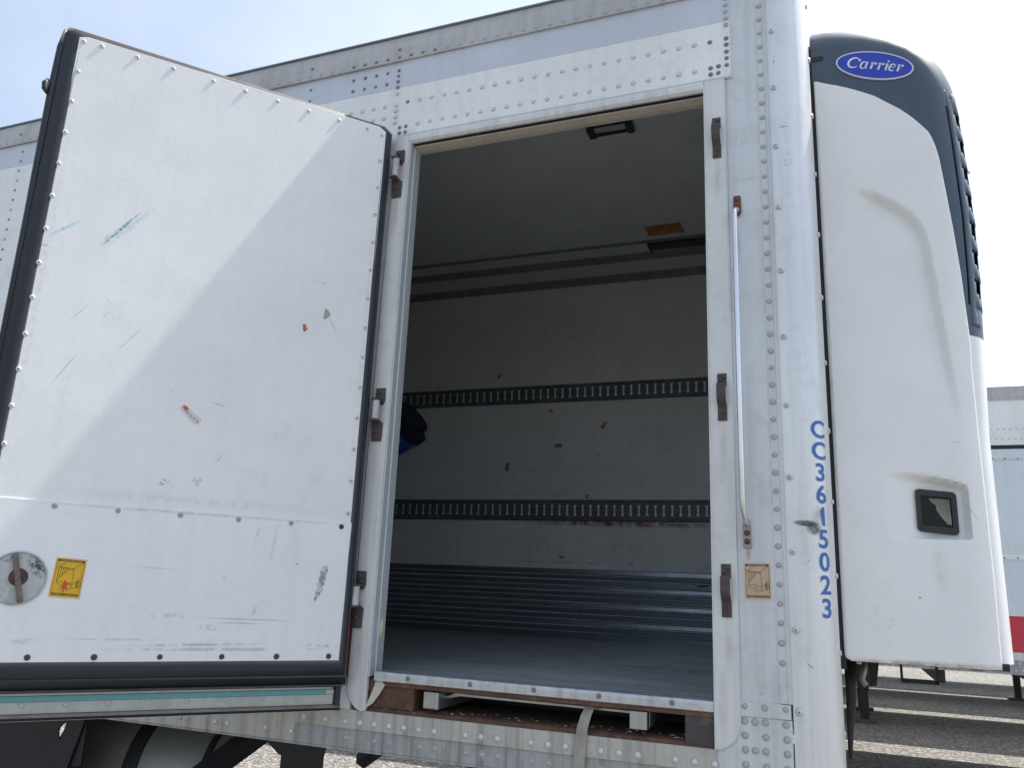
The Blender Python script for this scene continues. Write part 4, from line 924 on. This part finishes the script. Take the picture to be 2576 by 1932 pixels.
for i in range(len(zl)-1):
    zc = (zl[i]+zl[i+1])/2
    ins = any(s-.062 < zc < s for s in slots); core = any(s-.050 < zc < s-.012 for s in slots); upr = any(s-.012 < zc < s for s in slots)
    for j in range(len(PH)-1):
        a = math.degrees((PH[j]+PH[j+1])/2)
        if ins and a > (49 if upr else 53 if core else 61): continue
        gm.f.append((gvtx(i, j), gvtx(i, j+1), gvtx(i+1, j+1), gvtx(i+1, j))); gm.m.append(0)
gro = obj('front_grille', gm, dk, unit, smooth=45)
sol = gro.modifiers.new('thick', 'SOLIDIFY'); sol.thickness = .010; sol.offset = -1
gb = MB(); pb = [R(a) for a in (44, 52, 60, 68, 76, 84, 90)]; zb2 = [3.26-.02*k for k in range(41)]
gb.add([surf(p, z, -.022) for z in zb2 for p in pb], [(j*7+i, j*7+i+1, (j+1)*7+i+1, (j+1)*7+i) for j in range(40) for i in range(6)])
obj('grille_backing', gb, M['hole'], gro)
for z in (3.245, 2.99): inst('screw', RV['w'], gro, surf(R(56 if z > 3.1 else 84), z, .004), rot=(0, 0, R(56)), mat=M['bright'])
# shallow lift notch on the cowl, beside the nose
obj('cowl_notch', MB().prism(rrect(2.782, 2.826, 3.432, 3.452, .009), UY-.0012, UY+.0, 'y'), M['hole'], unit)
# badge with lettering
bcx, bcz, ba = 2.985, 3.376, R(-18.0)
def bp(s, t): return (bcx+s*math.cos(ba)-t*math.sin(ba)*.55, bcz+s*math.sin(ba)+t*math.cos(ba))
def ell(a, b, k=48): return [bp(a*math.cos(2*math.pi*i/k), b*math.sin(2*math.pi*i/k)) for i in range(k)]
bg = obj('badge', MB().prism(ell(.1255, .0545), UY-.0050, UY+.0, 'y'), plain('badge_white_rim', (.62, .65, .74), .35, 0, .05, 0), unit)
obj('badge_field', MB().prism(ell(.1205, .0495), UY-.0062, UY-.0049, 'y'), plain('badge_blue', (.020, .045, .40), .3, 0, .06, 0), bg)
def stroke(m, pts, ws, y):
    P_ = [Vector(p) for p in pts]; v = []
    for i, p in enumerate(P_):
        d = (P_[min(i+1, len(P_)-1)]-P_[max(i-1, 0)]).normalized(); n_ = Vector((-d.y, d.x))*ws[i]/2
        v += [p+n_, p-n_]
    m.add([(*(bp(q.x, q.y)[:1]), y, bp(q.x, q.y)[1]) for q in v], [(2*i, 2*i+1, 2*i+3, 2*i+2) for i in range(len(P_)-1)])
def curve(cx, cz, rx, rz, a0, a1, n_=18): return [(cx+rx*math.cos(R(a0+(a1-a0)*k/n_)), cz+rz*math.sin(R(a0+(a1-a0)*k/n_))) for k in range(n_+1)]
def tw(n_, a, b, mid=None):
    mid = mid or max(a, b); return [a+(mid-a)*math.sin(math.pi*k/n_) if True else b for k in range(n_+1)]
SH = .22
def it(pts, ox, oz): return [(ox+p[0]+p[1]*SH, oz+p[1]) for p in pts]
lt = MB(); yL = UY-.0066; xh = .0265; base = -.0165
# C
lt_c = curve(.018, .019, .0175, .0195, 38, 322); stroke(lt, it(lt_c, -.088, base), tw(18, .0022, .0022, .0078), yL)
stroke(lt, it(curve(.0325, .031, .0030, .0030, 0, 360, 10), -.088, base), [.004]*11, yL)
def letter_r(ox):
    stroke(lt, it([(0, xh*.86), (.004, xh), (.0065, xh)], ox, base), [.002, .003, .004], yL)
    stroke(lt, it([(.0065, xh), (.0065, 0)], ox, base), [.0062, .0066], yL)
    stroke(lt, it([(.0075, xh*.62), (.011, xh*.92), (.0155, xh)], ox, base), [.002, .003, .0046], yL)
    stroke(lt, it(curve(.0165, xh*.86, .0024, .0026, 0, 360, 8), ox, base), [.004]*9, yL)
def letter_a(ox):
    stroke(lt, it(curve(.0100, xh*.48, .0092, xh*.50, 50, 310), ox, base), tw(18, .0022, .0022, .0058), yL)
    stroke(lt, it([(.0185, xh), (.0185, xh*.18), (.020, .0005), (.0235, xh*.14)], ox, base), [.0060, .0058, .0042, .0016], yL)
letter_a(-.0465); letter_r(-.0165); letter_r(.0075)
stroke(lt, it([(0, xh*.86), (.004, xh), (.0065, xh)], .0305, base), [.002, .003, .004], yL)
stroke(lt, it([(.0065, xh), (.0065, xh*.16), (.008, .0005), (.0115, xh*.14)], .0305, base), [.0062, .0060, .0042, .0016], yL)
stroke(lt, it(curve(.0066, xh*1.34, .0019, .0019, 0, 360, 8), .0305, base), [.0038]*9, yL)
stroke(lt, it([(.002, xh*.46), (.016, xh*.60), (.0178, xh*.78)], .0460, base), [.0022, .0026, .0028], yL)
stroke(lt, it(curve(.0095, xh*.50, .0090, xh*.50, 22, 318), .0460, base), tw(18, .0026, .0018, .0056), yL)
letter_r(.0690)
obj('badge_lettering', lt, plain('badge_silver', (.62, .65, .72), .4, 0, .08, 0), bg)
# fittings hanging under the unit
fb = MB(); fb.tube([(2.806, .48, 1.41), (2.803, .48, 1.30), (2.795, .48, 1.20), (2.791, .48, 1.12)], [.020, .016, .010, .006], 10)
obj('hanging_hose', fb, M['black'], unit, smooth=True)
fb2 = MB(); fb2.tube([(2.85, .52, 1.41), (2.845, .52, 1.375), (2.838, .52, 1.352), (2.850, .52, 1.335)], .009, 8)
obj('drain_elbow', fb2, M['galv'], unit, smooth=True)
obj('hook_bracket', MB().prism([(2.862, 1.41), (2.900, 1.41), (2.886, 1.32), (2.862, 1.318)], .70, .706, 'y'), M['black'], unit)
obj('step_bracket', MB().add([], []).box(2.965, 2.972, .75, .78, 1.345, 1.41).box(3.072, 3.080, .75, .78, 1.338, 1.41).box(2.965, 3.080, .75, .78, 1.333, 1.345), M['black'], unit)
obj('underside_bowl', MB().tube([(3.22, .95, 1.41), (3.22, .95, 1.395), (3.22, .95, 1.375)], [.055, .045, .02], 16), plain('grey_bowl', (.10, .10, .11), .5), unit, smooth=40)

# --- landing gear, tank and frame under the trailer
for y in (.30, 2.2):
    lg = MB(); lg.box(.855, .970, y-.055, y+.06, .42, 1.10); lg.box(.870, .955, y-.042, y+.045, .06, .43)
    leg = obj('landing_leg', lg, M['black'], T, bevel=.006)
    obj('gusset', MB().prism([(.78, 1.06), (1.06, 1.06), (1.04, .965), (.972, .955), (.853, .965), (.80, 1.0)], y-.062, y-.056, 'y'), M['black'], leg)
    obj('sand_shoe', MB().box(.79, 1.03, y-.12, y+.12, gz(y)-.004, gz(y)+.062), M['black'], leg, bevel=.01)
    br_ = MB(); br_.tube([(.78, y-.02, 1.06), (.05, y-.02, .53)], .048, 4)
    obj('brace', br_, M['black'], leg)
obj('leg_cross_tube', MB().tube([(.91, .36, .62), (.91, 2.14, .62)], .03, 10), M['black'], T, smooth=40)
tkm = paint('guard_sheet', (.30, .295, .28), .42, metal=.5, dirt=.4, streak=0, bump=.06)
def guard(x0, x1, r0, r1, a0=-55, a1=100, n_=22):
    m = MB(); pts = [(R(a0+(a1-a0)*k/n_)) for k in range(n_+1)]; v = []
    for x in (x0, x1):
        for r_ in (r0, r1):
            for a in pts: v.append((x, .66-r_*math.cos(a), .74+r_*math.sin(a)))
    q = n_+1; f = []
    for k in range(n_):
        f += [(k, k+1, 2*q+k+1, 2*q+k), (q+k, q+k+1, 3*q+k+1, 3*q+k), (k, k+1, q+k+1, q+k), (2*q+k, 2*q+k+1, 3*q+k+1, 3*q+k)]
    f += [(0, q, 3*q, 2*q), (n_, q+n_, 3*q+n_, 2*q+n_)]
    return m.add(v, f)
tank = obj('curved_guard', guard(-.40, .485, .292, .300), tkm, T, smooth=40)
obj('guard_strap', guard(.00, .075, .3005, .306), M['black'], tank, smooth=40)
obj('guard_strap', guard(.385, .415, .3005, .306), M['black'], tank, smooth=40)
# black underbody plate with a round hole
hc, hr = (-.160, .945), .045; pl_ = MB(); nn = 24
out = []
for k in range(nn):
    a = 2*math.pi*k/nn; dx, dz = math.cos(a), math.sin(a); tx = .52/abs(dx) if abs(dx) > 1e-6 else 9; tz = .12/abs(dz) if abs(dz) > 1e-6 else 9; t = min(tx if dx < 0 else .11/abs(dx) if abs(dx) > 1e-6 else 9, tz)
    out.append((hc[0]+dx*t, hc[1]+dz*t))
v = [(hc[0]+hr*math.cos(2*math.pi*k/nn)*.8, y, hc[1]+hr*math.sin(2*math.pi*k/nn)*.8) for y in (.2, .206) for k in range(nn)] + [(p[0], y, p[1]) for y in (.2, .206) for p in out]
pl_.add(v, [(k, (k+1) % nn, 2*nn+(k+1) % nn, 2*nn+k) for k in range(nn)] + [(nn+k, nn+(k+1) % nn, 3*nn+(k+1) % nn, 3*nn+k) for k in range(nn)] + [(k, (k+1) % nn, nn+(k+1) % nn, nn+k) for k in range(nn)] + [(2*nn+k, 2*nn+(k+1) % nn, 3*nn+(k+1) % nn, 3*nn+k) for k in range(nn)])
pl_.box(-3.0, -.68, .2, .206, .45, 1.065); pl_.box(-.68, -.10, .2, .206, .45, .825)
obj('frame_plate', pl_, M['black'], T)
obj('frame_post', MB().prism([(-.125, 1.065), (-.035, 1.065), (-.22, .45), (-.31, .45)], .19, .198, 'y'), M['black'], T)
for x in (2.3, 1.7, 1.2, .5, -.2, -.8, -1.4, -2, -3, -4, -5): obj('cross_member', MB().box(x-.03, x+.03, .34, 2.5, 1.062, 1.16), M['black'], T)
for y in (.9, 1.66): obj('wheel_rail', MB().box(-10.5, -5.5, y, y+.12, .85, 1.06), M['black'], T)
for x in (-9.3, -8.0):
    for y in (.14, .48, 1.86, 2.2):
        w = MB(); w.lathe([(.22, .0), (.44, .02), (.49, .05), (.49, .21), (.44, .24), (.22, .26)], (x, y+.26, .49+gz(y)), 32); obj('tyre', w, M['blackplastic'], T, smooth=40)

# =================================================================== NEIGHBOURING TRAILERS
redm = paint('red_band_paint', (.50, .030, .045), .4, dirt=.2, streak=.15, dcol=(.25, .1, .1))
pale = paint('pale_blue_white_paint', (.62, .68, .72), .42, dirt=.2, streak=.25, dcol=(.42, .44, .46))
def far_trailer(y0, x0, x1, label, red=False, legx=None, dz=0.):
    z0 = gz(y0+1)+dz; y1 = y0+2.56
    t = thing('parked_trailer', label, 'trailer', 'trailers parked side by side behind')
    if red:
        w = obj('side_wall', MB().box(x0, x1, y0, y1, z0+1.60, z0+3.14), pale, t)
        obj('red_band', MB().box(x0, x1, y0-.002, y1, z0+1.283, z0+1.5995), redm, t)
        obj('upper_wall', MB().box(x0, x1, y0, y1, z0+3.18, z0+3.64), M['white'], t)
        obj('dark_seam', MB().box(x0, x1, y0+.004, y1-.004, z0+3.139, z0+3.181), M['black'], t)
        obj('grey_belt', MB().box(x0, x1, y0-.004, y1, z0+1.215, z0+1.2825), M['alu'], t)
        r1 = obj('rub_rail', MB().box(x0, x1, y0-.006, y0+.03, z0+3.04, z0+3.055), M['alu'], t)
        r2 = obj('rub_rail', MB().box(x0, x1, y0-.006, y0+.03, z0+2.105, z0+2.15), M['white'], t)
        rl = obj('top_rail', MB().box(x0, x1, y0-.012, y1+.012, z0+3.62, z0+3.75), M['rail'], t)
        bl = obj('bottom_rail', MB().box(x0, x1, y0-.010, y1+.01, z0+1.09, z0+1.2145), M['bottom2'], t)
        for k in range(46):
            x = 3.9+k*.053
            inst('rivet', RV['g'], rl, (x, y0-.012, z0+3.645)); inst('rivet', RV['w'], t, (x+.02, y0, z0+3.335)); inst('rivet', RV['w'], t, (x, y0, z0+3.24))
            inst('rivet', RV['b'], bl, (x, y0-.010, z0+1.185)); inst('rivet', RV['b'], bl, (x+.02, y0-.010, z0+1.125))
            if k % 2 == 0: inst('rivet', RV['w'], r1, (x, y0-.006, z0+3.048), mat=DARK); inst('rivet', RV['w'], r2, (x+.02, y0-.006, z0+2.12), mat=DARK)
    else:
        obj('side_wall', MB().box(x0, x1, y0, y1, z0+1.19, z0+3.63), M['white'], t)
        obj('top_rail', MB().box(x0, x1, y0-.012, y1+.012, z0+3.60, z0+3.73), M['rail'], t)
        obj('bottom_rail', MB().box(x0, x1, y0-.01, y1+.01, z0+1.07, z0+1.20), M['bottom2'], t)
    for k in range(int((x1-x0)/.9)): obj('cross_member', MB().box(x0+.3+k*.9, x0+.37+k*.9, y0+.05, y1-.05, z0+.97, z0+1.12), M['black'], t)
    lx = legx if legx is not None else x1-2.4
    for yy in (y0+.45, y1-.45):
        l_ = obj('landing_leg', MB().box(lx-.075, lx+.075, yy-.07, yy+.07, gz(yy)+.45, z0+1.09).box(lx-.06, lx+.06, yy-.055, yy+.055, gz(yy)+.04, gz(yy)+.46), M['black'], t, bevel=.008)
        obj('foot', MB().box(lx-.17, lx+.17, yy-.13, yy+.13, gz(yy)-.006, gz(yy)+.05), M['rust_d'], l_, bevel=.01)
    for wx in (x0+1.5, x0+2.8):
        for yy in (y0+.05, y1-.35):
            w = MB(); w.lathe([(.22, 0), (.44, .02), (.49, .05), (.49, .25), (.44, .28), (.22, .30)], (wx, yy+.3, gz(yy)+.485), 24); obj('tyre', w, M['blackplastic'], t, smooth=40)
    obj('axle_frame', MB().box(x0+1.0, x0+3.3, y0+.4, y1-.4, z0+.80, z0+1.10), M['black'], t)
    return t
far_trailer(6.40, -7.5, 9.5, 'pale trailer with a broad red band along its lower side, parked beside the cooling unit', True, legx=7.1)
far_trailer(10.85, -8.0, 6.7, 'plain white trailer on landing legs directly behind the red banded trailer', legx=3.06)
far_trailer(15.05, -8.0, 9.0, 'plain white trailer on landing legs, second behind the red banded trailer', legx=6.0)
far_trailer(19.0, -8.0, 9.5, 'plain white trailer on landing legs, third behind the red banded trailer', legx=7.4)
